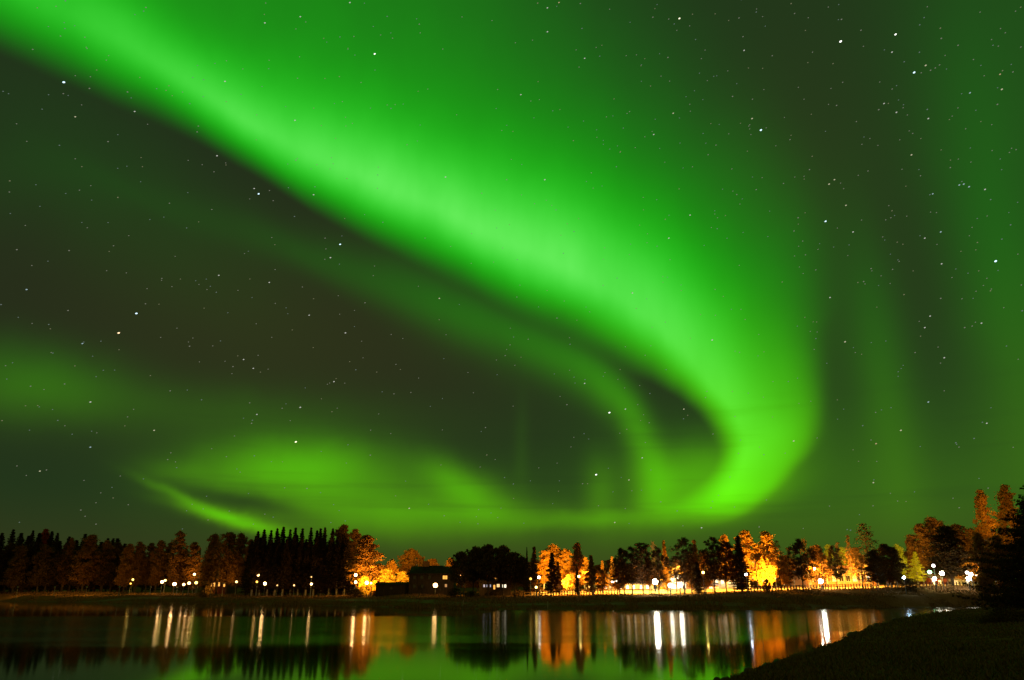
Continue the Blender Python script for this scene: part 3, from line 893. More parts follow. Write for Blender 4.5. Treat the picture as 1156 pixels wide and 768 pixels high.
GL = [(700, 641, 'low glowing orange tree behind the leftmost of the three pines'), (716, 637, 'low glowing orange tree behind the middle of the three pines'), (731, 640, 'low glowing orange tree behind the tallest of the three pines'),
      (748, 642, 'low glowing orange tree behind the small round headed pine'), (779, 636, 'glowing orange tree behind the big round headed pine'), (800, 632, 'glowing orange tree behind the left close pine'),
      (815, 634, 'glowing orange tree behind the right close pine'), (830, 630, 'glowing orange tree behind the dark conifer by the bluish lamp'), (897, 630, 'glowing orange tree behind the dark leaning pine')]
for x, y, lab in GL:
    tree('birch', x, y, 18, 188, 'orangeleaf', lab, 'glowing trees behind the pines')
# --- low bushes along the far bank
BU = [(402, 665, 'dark bush left of the lit yard'), (424, 667, 'dark bush under the long shed'), (446, 668, 'dark bush at the foot of the dark house wall'), (470, 667, 'dark bush under the big warm lamp'),
      (514, 664, 'dark bush at the right corner of the dark house'), (532, 667, 'dark bush under the left of the broad dark clump'), (556, 668, 'dark bush below the lit windows in the clump'),
      (586, 666, 'dark bush below the right end of the broad clump'), (867, 654, 'square dark bush between the two tall orange birches'), (1028, 653, 'dark rounded bush right of the pale blue lamp')]
for i, (x, y, lab) in enumerate(BU):
    tree('bush', x, y, 17 if x < 800 else (10 if x == 867 else 20), {867: 140, 1028: 148}.get(x, 150 if x > 500 else 172), 'darkleaf', lab, 'shore bushes')

# ------------------------------------------------------------------ buildings
def window(x0, x1, z0, z1, y, pane, parent, m=None, cross=True):
    """frame standing proud of the wall face at y, with its pane as a child"""
    f = MB(); t_ = 0.09
    f.box((x0 - t_, y - 0.07, z0 - t_), (x1 + t_, y + 0.03, z0)); f.box((x0 - t_, y - 0.07, z1), (x1 + t_, y + 0.03, z1 + t_))
    f.box((x0 - t_, y - 0.07, z0 + .001), (x0, y + 0.03, z1 - .001)); f.box((x1, y - 0.07, z0 + .001), (x1 + t_, y + 0.03, z1 - .001))
    if cross and x1 - x0 > 0.7:
        xm = (x0 + x1) / 2; f.box((xm - 0.03, y - 0.06, z0 + .002), (xm + 0.03, y - 0.03, z1 - .002))
    fo = f.build('window', m or M['palewood'], parent)
    MB().box((x0 + .002, y - 0.025, z0 + .002), (x1 - .002, y - 0.005, z1 - .002)).build('pane', pane, fo)
    return fo


def house(name, pl, pr, ybase, yeave, yridge, D, depth, label, wallm, roofm, wins=(), chimneys=(), doors=(), front_gable=False, hip=False, over=0.5, group=None, cat='house'):
    """axis aligned house; pl, pr, y... are where its front stands in the photograph"""
    x0, x1 = xw(pl, D), xw(pr, D); xc = (x0 + x1) / 2
    zb = gz(xc, D) - 0.6
    ze, zr = at(pl, yeave, D).z, at(pl, yridge, D).z
    o = empty(name, (xc, D, zb), label, cat, group)
    hx = (x1 - x0) / 2; ez, rz_ = ze - zb, zr - zb
    w = MB()
    if front_gable:
        w.prism([(-hx, 0), (hx, 0), (hx, ez), (0, rz_ - 0.05), (-hx, ez)], 0, depth)
    else:
        w.prism_x([(0, 0), (depth, 0), (depth, ez), (depth / 2, rz_ - 0.05), (0, ez)], -hx, hx)
    w.build('wall', wallm, o)
    rf = MB(); th = 0.16
    if front_gable:
        sl = (rz_ - ez) / hx; e = over
        rf.prism([(-hx - e, ez - e * sl), (0, rz_), (hx + e, ez - e * sl), (hx + e, ez - e * sl + th), (0, rz_ + th), (-hx - e, ez - e * sl + th)], -over, depth + over)
    else:
        sl = (rz_ - ez) / (depth / 2); e = over
        rf.prism_x([(-e, ez - e * sl), (depth / 2, rz_), (depth + e, ez - e * sl), (depth + e, ez - e * sl + th), (depth / 2, rz_ + th), (-e, ez - e * sl + th)], -hx - over, hx + over)
    if hip:
        rf = MB(); e = over; A, B_, q = hx + e, depth + e, depth / 2 + e
        rf.add([(-A, -e, ez - .1), (A, -e, ez - .1), (A, B_, ez - .1), (-A, B_, ez - .1), (-A, -e, ez + .08), (A, -e, ez + .08), (A, B_, ez + .08), (-A, B_, ez + .08), (-A + q * .7, depth / 2, rz_ + .1), (A - q * .7, depth / 2, rz_ + .1)],
               [(0, 3, 2, 1), (0, 1, 5, 4), (1, 2, 6, 5), (2, 3, 7, 6), (3, 0, 4, 7), (4, 5, 9, 8), (5, 6, 9), (6, 7, 8, 9), (7, 4, 8)])
    ro = rf.build('roof', roofm, o)
    for (cp, ctop, cw) in chimneys:
        cx_ = xw(cp, D + depth / 2) - xc; ct = at(cp, ctop, D + depth / 2).z - zb
        c = MB().box((cx_ - cw / 2, depth / 2 - cw / 2, rz_ - 0.8), (cx_ + cw / 2, depth / 2 + cw / 2, ct))
        c.box((cx_ - cw / 2 - .08, depth / 2 - cw / 2 - .08, ct + .002), (cx_ + cw / 2 + .08, depth / 2 + cw / 2 + .08, ct + 0.14)); c.build('chimney', M['brick'], ro)
    for (a, b_, yt, yb, pn) in wins:
        window(xw(a, D) - xc, xw(b_, D) - xc, at(a, yb, D).z - zb, at(a, yt, D).z - zb, 0.0, M[pn], o, wallm)
    for (a, b_, yt) in doors:
        d = MB().box((xw(a, D) - xc, -0.05, 0.6), (xw(b_, D) - xc, 0.02, at(a, yt, D).z - zb)).build('door', M['darkwood'], o)
        hx_ = xw(b_, D) - xc - 0.15
        MB().box((hx_ - .06, -0.12, 1.55), (hx_ + .04, -0.052, 1.62)).build('handle', M['post'], d)
    return o


# dark two storey house with its shed
house('wooden_house', 461, 512, 672, 648, 638.5, 165, 8, 'dark two storey house with chimney and one orange window', M['darkwood'], M['roof'], hip=True,
      wins=((499.5, 504.5, 650, 654, 'win_orange'), (502, 504.5, 659.5, 663, 'win_dim'), (466, 469, 650, 654, 'glass_dark'), (474, 477, 650, 654, 'glass_dark'), (483, 486, 650, 654, 'glass_dark'),
            (466, 469, 660, 664, 'glass_dark'), (475, 478, 660, 664, 'glass_dark')), chimneys=((480, 634.5, 1.3),), doors=((494.5, 498, 662),))
house('shed', 424, 460.4, 672, 660.5, 658, 166, 6, 'long low dark shed joined to the left of the dark house', M['darkwood'], M['roof'], wins=((440, 443, 663, 665.5, 'glass_dark'),), doors=((430, 434, 663),), cat='shed', over=0.2)
# houses whose windows shine through the trees
house('wooden_house', 232, 256, 668, 652, 645, 224, 8, 'house behind the brown clump with small dim orange windows', M['redwood'], M['roof'],
      wins=((236.5, 238.5, 658, 662.5, 'win_orange'), (240, 242, 658, 662.5, 'win_orange'), (245.5, 247.5, 657.5, 662, 'win_orange'), (251, 253.5, 657.5, 662.5, 'win_orange')), group='lit houses behind the trees')
house('wooden_house', 541, 577, 672, 655, 646, 156, 7, 'house with bluish and warm windows seen under the broad dark clump', M['darkwood'], M['roof'],
      wins=((545.5, 547.5, 660, 663, 'win_blue'), (549.2, 550.8, 660, 663, 'win_blue'), (553, 554.2, 660, 663, 'win_blue'), (557, 559, 660.5, 665.5, 'win_orange'), (560.8, 564, 659.5, 663, 'win_warm'),
            (567, 571.5, 660, 663.5, 'win_white'), (558, 561, 651.5, 654, 'win_orange')), group='lit houses behind the trees')
# the white side
house('white_house', 755, 777, 670, 656, 648.5, 166, 9, 'white gabled house flooded with light behind the pines', M['white'], M['white'],
      wins=((759, 761.5, 658, 662, 'win_white'), (765, 768, 658, 662, 'win_white'), (764.5, 767, 651.5, 654, 'win_white')), doors=((771, 774, 661),), front_gable=True)
house('long_building', 697, 738, 671, 658.5, 654, 168, 8, 'long low ochre building with bright windows behind the three pines', M['yellowwood'], M['roof'],
      wins=((700, 703, 661, 665, 'win_white'), (707, 710, 661, 665, 'win_white'), (714, 717, 661, 665, 'win_white'), (722, 725, 661, 665, 'win_white'), (730, 733, 661, 665, 'win_white')), group=None, cat='building')
house('white_house', 675, 694, 671, 657, 652, 172, 8, 'small white house with one bright window left of the three pines', M['white'], M['roof'],
      wins=((682, 685, 661, 667, 'win_white'), (688, 690, 660, 664, 'win_warm')))
house('shed', 780, 812, 670, 660.8, 658.5, 162, 6, 'low sheds with a flat dark roof right of the white gabled house', M['brick'], M['roof'],
      wins=((784, 787, 663, 666, 'win_orange'), (791, 794, 663, 666, 'win_orange'), (801, 805, 662.5, 666, 'win_warm')), doors=((796, 798.5, 663),), cat='shed', over=0.4)
house('white_house', 794, 832, 668, 654, 648, 176, 9, 'white house with bright upper windows behind the low sheds', M['white'], M['roof'],
      wins=((799, 803, 655, 658.5, 'win_white'), (808.5, 811, 653, 658, 'win_white'), (815, 818, 655, 659, 'win_white'), (823, 826, 655, 659, 'win_warm')))
# long low building with the dark fascia
Dl = 168
x0, x1 = xw(912, Dl), xw(992, Dl); xc = (x0 + x1) / 2; zb = gz(xc, Dl) - 0.6
lb = empty('long_building', (xc, Dl, zb), 'long low brick building with a dark flat roof edge behind the thin trees', 'building')
hx = (x1 - x0) / 2; zt = at(950, 647, Dl).z - zb; zq = at(950, 643.5, Dl).z - zb; zu = at(950, 638, Dl).z - zb
MB().box((-hx, 0, 0), (hx, 12, zt)).build('wall', M['brick'], lb)
ro = MB().box((-hx - .9, -1.4, zt + .003), (hx + .9, 12.6, zq)).build('roof', M['roof'], lb)
MB().box((-hx + 2.0, 3, zq + .003), (hx - 1.0, 11, zu)).build('roof_storey', M['brick'], ro)
for k in range(9):
    a = -hx + 1.0 + k * (2 * hx - 2.0) / 9
    window(a + .2, a + 1.0, 1.7, zt - 0.55, 0.0, M['win_orange'] if k % 3 == 0 else M['glass_dark'], lb)
for k in (2.5, 6.5):
    a = -hx + k * 2 * hx / 9; MB().box((a - .0, -0.06, 0.6), (a + .22, 0.02, 2.6)).build('downpipe', M['post'], lb)
for k in range(5):
    a = -hx + 0.4 + k * (2 * hx - 0.8) / 4
    MB().box((a - .09, -1.25, 0), (a + .09, -1.07, zt)).build('pillar', M['palewood'], lb)
house('wooden_house', 1053, 1072, 662, 652, 645, 170, 7, 'small house with a tall bright doorway by the starlike lamp', M['redwood'], M['roof'],
      wins=((1054, 1057, 652, 660, 'win_white'), (1061, 1064, 655, 659, 'win_warm')))
house('garage', 1076, 1098, 662, 652, 647.5, 172, 7, 'low garage with a wide lit front left of the near spruce', M['white'], M['roof'],
      wins=((1078, 1083, 655.5, 660, 'win_warm'), (1092, 1096, 652.5, 659, 'win_white')), cat='garage')

# ------------------------------------------------------------------ lamps
WARM, SOD, YEL, WHI, GRN, BLU = (1.0, 0.52, 0.17), (1.0, 0.47, 0.055), (1.0, 0.68, 0.14), (1.0, 0.90, 0.70), (0.35, 1.0, 0.40), (0.55, 0.78, 1.0)
EMC = {}
def lamp_mat(c, L):
    k = (c, L)
    if k not in EMC: EMC[k] = emitter('glowing lamp glass', c, L)
    return EMC[k]


def pole_mesh(h, arm=0.0, r=0.06):
    mb = MB()
    mb.tube([(0, 0, 0), (0, 0, 0.9), (0, 0, 0.92), (0, 0, h - 0.05)], [r * 1.5, r * 1.4, r, r * 0.7], 8)
    return mb


def lamp(px, py, D, L, c, label, r=0.3, group='lamps along the far shore', P=0.0, lr=0.25):
    """post lamp whose globe shines at the given place of the photograph"""
    g_ = at(px, py, D); z0 = gz(g_.x, D) - 0.05
    h = max(g_.z - z0, 0.8)
    o = empty('street_lamp', (g_.x, D, z0), label, 'street lamp', group)
    pole_mesh(h - r * 0.9).build('post', M['post'], o)
    MB().tube([(0, 0, h - r * 1.25), (0, 0, h - r * 0.86)], [0.07, r * 0.55], 8).build('collar', M['post'], o)
    MB().ball((0, 0, h), r, 12, 8).build('globe', lamp_mat(c, L), o, smooth=True)
    MB().tube([(0, 0, h + r * 0.93), (0, 0, h + r * 1.12)], [r * 0.5, r * 0.1], 8).build('cap', M['post'], o)
    if P:
        ld = bpy.data.lights.new('lamp light', 'POINT'); ld.energy = P; ld.color = c; ld.shadow_soft_size = lr
        lo = bpy.data.objects.new('lamp_light', ld); COL.objects.link(lo); lo.parent = o; lo.location = (0, 0, h + r * 1.12 + lr + 0.05)
    return o


LAMPS = [
    (150, 654.5, 225, 5, YEL, .26, 'dim yellow lamp, leftmost lit lamp of the whole shore'),
    (147.5, 659, 222, 5.0, SOD, .2, 'faint low orange lamp just under the leftmost yellow lamp'),
    (183, 657, 215, 25.2, WARM, .36, 'left lamp of the close pair at the left shore'),
    (186.5, 655.5, 217, 9.2, YEL, .28, 'yellow right lamp of the close pair at the left shore'),
    (197, 659.5, 212, 37.8, WARM, .40, 'bright low lamp alone right of the close pair'),
    (207.5, 660, 211, 12, WARM, .32, 'small lamp left of the two wide glowing lamps at left'),
    (213.5, 658.5, 211, 11, WARM, .36, 'wide glowing lamp under the orange lit cone tree'),
    (221.5, 658, 211, 6, YEL, .36, 'yellow lamp last of the left row, under the high one'),
    (219.5, 648.5, 214, 13, WARM, .30, 'high lamp above the last lamp of the left row'),
    (267, 657, 203, 6, WARM, .28, 'single narrow lamp at the foot of the brown clump'),
    (291.5, 649.5, 198, 9, WARM, .28, 'upper lamp of the two at the left end of the spruce stand'),
    (290, 657, 197, 5.0, SOD, .24, 'dim orange lamp just under the upper lamp by the spruces'),
    (299, 659, 194, 37.8, WARM, .34, 'bright low lamp before the left end of the spruce stand'),
    (313, 661, 192, 2.0, WARM, .18, 'very faint lamp left of the middle of the spruce stand'),
    (332, 661, 191, 5.0, WARM, .17, 'small faint lamp in the middle of the spruce stand'),
    (351.5, 651.5, 192, 1.6, WARM, .18, 'faint upper lamp above the bright one in the spruce stand'),
    (351.5, 659.5, 190, 18, WARM, .26, 'bright lamp before the dark trunks of the spruce stand'),
    (401.5, 649.3, 176, 37.8, WARM, .30, 'upper lamp at the left edge of the lit yard'),
    (401.5, 657.3, 174, 29.4, WARM, .27, 'lower lamp at the left edge of the lit yard'),
    (414, 658, 172, 37.8, WARM, .34, 'wide bright lamp beside the dark trunk in the lit yard'),
    (419, 658.5, 173, 14.0, YEL, .20, 'small lamp touching the right of the wide one in the lit yard'),
    (491.5, 661, 160, 13, WARM, .44, 'big oval warm lamp before the wall of the dark house'),
    (520, 651.2, 146, 25.2, WARM, .24, 'lamp at the right corner of the dark house'),
    (599, 653.6, 140, 3.0, SOD, .20, 'faint orange lamp left of the white one by the orange birches'),
    (608.3, 652, 140, 12, WHI, .23, 'white lamp left of the glowing orange birches'),
    (605.3, 663.2, 139, 12.0, YEL, .19, 'small low yellow lamp under the white one by the orange birches'),
    (653.5, 651, 138, 24.0, YEL, .18, 'small yellow lamp on the trunk of the small black spruce'),
    (666, 663.5, 150, 6.0, YEL, .26, 'narrow yellow lamp between orange birch and dark pointed tree'),
    (691.5, 656.5, 158, 10, WHI, .26, 'left lamp of the white pair under the orange cone trees'),
    (695.5, 656.2, 158, 10, WHI, .24, 'right lamp of the white pair under the orange cone trees'),
    (739.5, 657, 137, 90, WHI, .42, 'glaring white lamp, brightest on the whole shore, right of the three pines'),
    (756.5, 661, 138, 20, WHI, .34, 'white lamp at the left corner of the white gabled house'),
    (767.5, 660.5, 138, 34, WHI, .36, 'white lamp just left of the trunk of the big round headed pine'),
    (793.7, 646.5, 138, 18.0, YEL, .20, 'yellow lamp in the brown birch right of the white house'),
    (842.4, 648.8, 136, 22, (0.86, 0.9, 1.0), .20, 'bluish white lamp hanging before the dark conifer'),
    (919.5, 642.3, 146, 50.0, WHI, .17, 'small white lamp high above the brightest greenish one'),
    (926.5, 656.5, 148, 50, (0.92, 1.0, 0.78), .40, 'brightest greenish white lamp left of the long building'),
    (1020.5, 652.2, 144, 60, BLU, .24, 'pale blue lamp before the dark leafy trees at right'),
    (1053.7, 638.8, 152, 14, (1, .9, .88), .26, 'high pinkish white lamp right of the pointed yellow green tree'),
    (1049.5, 646, 152, 25, GRN, .32, 'green lamp in the row of lamps at right'),
    (1055, 653.5, 152, 28, WHI, .34, 'tall glowing lamp under the green one'),
    (1063.2, 647.5, 152, 80, (1, .88, .6), .38, 'starlike warm lamp brightest of the right row'),
    (1091.5, 646.5, 152, 14, WHI, .26, 'upper left lamp of the white cluster beside the near spruce'),
    (1096, 648.5, 152, 25, WHI, .34, 'topmost right lamp of the white cluster beside the near spruce'),
    (1093.5, 653.5, 152, 50, WHI, .40, 'biggest lamp of the white cluster beside the near spruce'),
    (1102.5, 649.5, 152, 4, WARM, .22, 'dim lamp among the left boughs of the near spruce'),
]
for (px, py, D, L, c, r, lab) in LAMPS:
    lamp(px, py, D, L, c, lab, r)


def flood(px, py, D, tx, ty, tD, P, c, label, angle=110, h=None, group='floodlights of the lit grounds'):
    """pole with a shielded floodlight aimed at a target"""
    g_ = at(px, py, D); z0 = gz(g_.x, D) - 0.05; hh = g_.z - z0 if h is None else h
    o = empty('floodlight', (g_.x, D, z0), label, 'floodlight', group)
    tgt = at(tx, ty, tD); d = (tgt - Vector((g_.x, D, z0 + hh))).normalized()
    pole_mesh(hh).build('post', M['post'], o)
    hd = MB().tube([(0, 0, -0.22), (0, 0, -0.06), (0, 0, 0.0), (0, 0, 0.16)], [0.08, 0.19, 0.21, 0.24], 10).build('housing', M['post'], o)
    hd.location = (0, 0, hh + 0.2); hd.rotation_euler = d.to_track_quat('Z', 'Y').to_euler()
    ld = bpy.data.lights.new('flood light', 'SPOT'); ld.energy = P; ld.color = c; ld.shadow_soft_size = 0.12
    ld.spot_size = R(angle); ld.spot_blend = 0.6
    lo = bpy.data.objects.new('lamp_light', ld); COL.objects.link(lo); lo.parent = o
    lo.location = Vector((0, 0, hh + 0.2)) + d * 0.34
    lo.rotation_euler = (-d).to_track_quat('Z', 'Y').to_euler()
    return o


FL = [
    # left shore
    (224, 652, 219, 219, 630, 227, 1700, SOD, 'sodium floodlight lighting the slim orange tree on the left', 110),
    (252, 660, 203, 256, 630, 212, 700, SOD, 'sodium floodlight under the brown clump', 120),
    (200, 664, 214, 197, 630, 225, 400, SOD, 'sodium floodlight under the tall narrow tree', 140),
    (20, 664, 226, 22, 640, 245, 500, SOD, 'added unseen fill light at the far left edge of the forest', 150),  # from here to the yard: weak spots added to brighten the brown trees
    (62, 664, 224, 64, 640, 245, 650, SOD, 'added unseen fill light left of the wide olive brown tree', 150),
    (98, 664, 218, 98, 640, 238, 1300, SOD, 'added unseen fill light before the wide olive brown tree', 150),
    (135, 664, 212, 138, 640, 228, 800, SOD, 'added unseen fill light left of the first lit lamp', 150),
    (170, 664, 212, 172, 640, 228, 600, SOD, 'added unseen fill light between the first lamps of the left shore', 150),
    (238, 667, 196, 240, 640, 210, 500, SOD, 'added unseen fill light before the brown clump', 150),
    # lit yard and trees by the dark house
    (404, 662, 180, 408, 625, 192, 2600, SOD, 'sodium floodlight under the wide brown tree', 140),
    (420, 655, 178, 432, 650, 190, 9000, SOD, 'sodium floodlight in the lit yard', 130),
    (447, 650, 178, 447, 650, 187, 9000, SOD, 'sodium floodlight behind the shed', 150),
    (470, 632, 180, 465, 630, 212, 9000, SOD, 'sodium floodlight behind the dark house', 120),
    (512, 640, 182, 503, 632, 200, 4000, SOD, 'sodium floodlight behind the right end of the dark house', 120),
    (524, 655, 150, 516, 660, 158, 900, SOD, 'sodium floodlight right of the dark house', 130),
    # orange birches at centre
    (610, 662, 156, 617, 640, 168, 10000, SOD, 'sodium floodlight under the leftmost glowing birch', 130),
    (634, 660, 157, 632, 635, 170, 16000, SOD, 'sodium floodlight under the tallest glowing birches', 130),
    (648, 655, 152, 645, 655, 161, 6000, YEL, 'yellow floodlight at the low brilliant tree', 130),
    (662, 655, 155, 660, 645, 165, 4500, SOD, 'sodium floodlight under the slim orange birch', 130),
    (687, 648, 158, 687, 640, 168, 3800, SOD, 'sodium floodlight between the small orange cones', 130),
    # white ground
    (742, 656, 157, 748, 664, 167, 5000, WHI, 'glaring white floodlight right of the three pines', 150),
    (750, 655, 156, 758, 664, 166, 4500, WHI, 'white floodlight left of the white gabled house', 150),
    (768, 655, 156, 767, 656, 166, 5000, (1, .85, .55), 'white floodlight before the white gabled house', 140),
    (722, 657, 160, 715, 664, 168, 1800, YEL, 'yellow floodlight before the long white building', 150),
    (702, 657, 161, 702, 664, 168, 1500, YEL, 'yellow floodlight at the left end of the long white building', 150),
    (790, 654, 154, 792, 662, 162, 2500, SOD, 'sodium floodlight before the low sheds', 150),
    (812, 655, 160, 815, 655, 176, 3500, (1, .8, .5), 'warm floodlight before the house behind the sheds', 140),
    (756, 648, 144, 755, 625, 150, 1500, SOD, 'sodium floodlight at the pointed birch left of the white house', 100),
    (790, 650, 145, 788, 625, 151, 1300, SOD, 'sodium floodlight at the birch right of the big pine', 100),
    (705, 655, 180, 708, 640, 190, 5000, SOD, 'sodium floodlight far behind the three pines', 140),
    (745, 655, 180, 748, 640, 190, 5000, SOD, 'sodium floodlight far behind the glaring white lamp', 140),
    (785, 655, 180, 788, 640, 190, 6000, SOD, 'sodium floodlight far behind the big round headed pine', 140),
    (826, 655, 180, 829, 640, 190, 6000, SOD, 'sodium floodlight far behind the two close pines', 140),
    (902, 655, 180, 900, 640, 190, 5000, SOD, 'sodium floodlight far behind the dark leaning pine', 140),
    # big birches
    (850, 655, 150, 848, 625, 159, 16000, SOD, 'sodium floodlight under the first tall orange birch', 130),
    (862, 658, 150, 864, 640, 158, 4500, SOD, 'sodium floodlight under the low orange tree', 140),
    (876, 655, 150, 873, 625, 159, 16000, SOD, 'sodium floodlight under the second tall orange birch', 130),
    (896, 650, 150, 893, 645, 158, 2500, SOD, 'sodium floodlight left of the dark leaning pine', 140),
    # long building
    (930, 648, 156, 928, 655, 168, 11000, SOD, 'sodium floodlight at the left end of the long building', 150),
    (952, 648, 157, 952, 655, 168, 11000, SOD, 'sodium floodlight at the middle of the long building', 150),
    (976, 648, 157, 976, 655, 168, 11000, SOD, 'sodium floodlight at the right end of the long building', 150),
    (948, 636, 183, 948, 625, 192, 4500, YEL, 'yellow floodlight behind the long building', 150),
    (1004, 648, 156, 1010, 658, 162, 3500, SOD, 'sodium floodlight behind the dark leafy trees', 150),
    (1022, 640, 174, 1022, 628, 181, 1800, YEL, 'yellow floodlight behind the pale blue lamp', 120),
    (1041, 644, 162, 1039, 634, 172, 2600, YEL, 'yellow floodlight at the pointed yellow green tree', 120),
    (1068, 648, 160, 1068, 657, 170, 2000, YEL, 'yellow floodlight before the small house at right', 150),
    (1088, 648, 162, 1086, 657, 172, 1600, YEL, 'yellow floodlight before the low garage', 150),
    (1060, 640, 165, 1062, 610, 182, 1100, SOD, 'sodium floodlight behind the large dark round tree', 120),
    (1106, 645, 162, 1104, 615, 176, 900, SOD, 'sodium floodlight behind the near spruce boughs', 120),
    (1120, 600, 146, 1127, 575, 150, 1500, SOD, 'sodium floodlight below the tall orange treetop', 120),
    (1146, 610, 147, 1152, 575, 152, 2200, SOD, 'sodium floodlight hidden behind the near spruce', 120),
]
for a in FL:
    flood(*a[:9], angle=a[9])
# road lamps shining down on the gravel
for i, (px, D, P, c) in enumerate(((632, 150, 8000, SOD), (668, 150, 7500, SOD), (700, 150, 9000, SOD), (735, 150, 12000, YEL), (768, 150, 9000, YEL), (805, 150, 8000, SOD), (856, 150, 9000, SOD),
                                (886, 153, 6500, SOD), (915, 158, 6000, SOD), (948, 161, 6000, SOD), (980, 163, 4500, SOD), (1012, 166, 1500, SOD), (1066, 168, 1200, YEL), (1088, 169, 900, YEL))):
    e = gz(xw(px, D), D)
    g_ = Vector((xw(px, D), D, e + 5.0)); o = empty('road_lamp', (g_.x, D, e - .05), 'road lamp with a downward shade standing on the lit gravel road', 'street lamp', 'road lamps of the gravel road')
    MB().tube([(0, 0, 0), (0, 0, 4.7), (0, 0.5, 5.1), (0, 1.2, 5.2)], [0.09, 0.06, 0.05, 0.04], 8).build('post', M['post'], o)
    MB().box((-0.14, 0.95, 5.12), (0.14, 1.6, 5.26)).build('shade', M['post'], o)
    ld = bpy.data.lights.new('road light', 'SPOT'); ld.energy = P * 1.6; ld.color = c; ld.spot_size = R(150); ld.spot_blend = 0.5; ld.shadow_soft_size = 0.1
    lo = bpy.data.objects.new('lamp_light', ld); COL.objects.link(lo); lo.parent = o; lo.location = (0, 1.28, 5.0)

# ------------------------------------------------------------------ fence along the lit road
def fence(pa, pb, Da, Db, n, h, label, m):
    a = Vector((xw(pa, Da), Da, 0)); b_ = Vector((xw(pb, Db), Db, 0))
    o = empty('fence', (a.x, a.y, gz(a.x, a.y)), label, 'fence', 'fences along the lit road')
    P_ = [a.lerp(b_, i / n) for i in range(n + 1)]
    Z = [gz(p.x, p.y) for p in P_]
    for p, z in zip(P_, Z):
        MB().box((-0.07, -0.07, -0.1), (0.07, 0.07, h)).build('fence_post', m, o, loc=(p.x - a.x, p.y - a.y, z - Z[0]))
    for f in (0.55, 0.92):
        MB().tube([(p.x - a.x, p.y - a.y - 0.1, z - Z[0] + h * f) for p, z in zip(P_, Z)], [0.045] * (n + 1), 4).build('rail', m, o)
    return o


fence(606, 700, 146, 145, 30, 0.8, 'low fence from the orange birches to the three pines', M['darkwood'])
fence(845, 990, 147, 155, 44, 0.9, 'low fence before the big orange birches and the long building', M['darkwood'])
fence(1000, 1100, 156, 162, 26, 0.8, 'low fence before the right row of lamps', M['darkwood'])
# pale stakes on the bank
for px, py, D, lab in ((618, 676, 120, 'pale stake on the bank below the glowing birches'), (523, 674, 130, 'pale stump on the bank by the dark clump'), (1018, 668, 132, 'pale stake below the pale blue lamp'),
                       (1104, 664, 118, 'pale post left of the near spruce boughs')):
    x = xw(px, D); z = gz(x, D)
    o = MB().tube([(0, 0, -0.1), (0.01, 0, 0.5), (0.03, 0, 1.0), (0.03, 0, 1.04)], [0.09, 0.08, 0.07, 0.03], 7).build('wooden_post', M['palewood'], None, (x, D, z)); tag(o, lab, 'post', 'stakes on the far bank')

# ------------------------------------------------------------------ the near spruce and the grass of the near shore
def near_spruce():
    rng = np.random.default_rng(99)
    D = 60.0; x = xw(1196, D); z0 = gz(x, D) - 0.1; H = at(1196, 536, D).z - z0
    o = empty('spruce_tree', (x, D, z0), 'large near spruce with drooping black boughs at the right edge', 'tree')
    trunk = MB().tube([(0, 0, 0), (0.03, 0, H * .3), (0, 0.03, H * .7), (0, 0, H)], [0.24, 0.19, 0.09, 0.01], 10)
    pts = []; sz = []
    nl = 44
    for i in range(nl):
        u = i / (nl - 1); z = 0.35 + (H - 0.5) * u
        rad = 6.7 * (1 - u) ** 0.70 * rng.uniform(0.78, 1.08) + 0.12
        if u < 0.06: rad *= 0.8
        nb = int(9 * (1 - u)) + 5
        for k in range(nb):
            ang = 2 * math.pi * (k + rng.uniform(-.35, .35)) / nb + i * 2.4
            L = rad * rng.uniform(0.65, 1.18)
            up_ = rng.uniform(-0.02, 0.10); dr = rng.uniform(0.20, 0.42)
            path = lambda s_: -dr * L * s_ + (dr * 0.85 + up_) * L * s_ ** 2
            trunk.tube([(math.cos(ang) * L * s_, math.sin(ang) * L * s_, z + path(s_)) for s_ in (0, .35, .7, .97)], [0.035, 0.022, 0.012, 0.005], 4)
            # side twigs hang from the bough, needles hang from the twigs
            nt_ = max(4, int(L * 6))
            for q in range(nt_):
                s_ = (q + rng.uniform(0.2, 1)) / nt_; tl = (0.16 + 0.55 * (1 - s_) ** 0.7) * min(1, L / 2.2) * rng.uniform(.7, 1.2)
                sd_ = 1 if q % 2 else -1; fa = ang + sd_ * rng.uniform(0.6, 1.0)
                m = max(8, int(tl * 44)); w_ = rng.uniform(0, 1, m)
                bx = math.cos(ang) * L * s_ + np.cos(fa) * tl * w_; by = math.sin(ang) * L * s_ + np.sin(fa) * tl * w_
                bz = z + path(s_) - 0.35 * tl * w_ - rng.uniform(0, 0.10, m)
                pts.append(np.stack([bx + rng.normal(0, .02, m), by + rng.normal(0, .02, m), bz], 1)); sz.append(np.full(m, 0.13))
    for i in range(60):                          # dead twigs and needles close to the trunk
        u = rng.uniform(0.02, 0.95); m = 260; q = rng.uniform(0.05, 0.72, m) * 6.0 * (1 - u) ** 0.75; f_ = rng.uniform(0, 6.28, m)
        pts.append(np.stack([np.cos(f_) * q, np.sin(f_) * q, 0.35 + (H - 0.5) * u - q * 0.1 + rng.normal(0, .12, m)], 1)); sz.append(np.full(m, 0.2))
    trunk.build('trunk', M['bark'], o)
    link('crown', leaf_mesh('near spruce crown', np.concatenate(pts), np.concatenate(sz), rng, 0.3, 1.7), M['spruce'], o)


near_spruce()


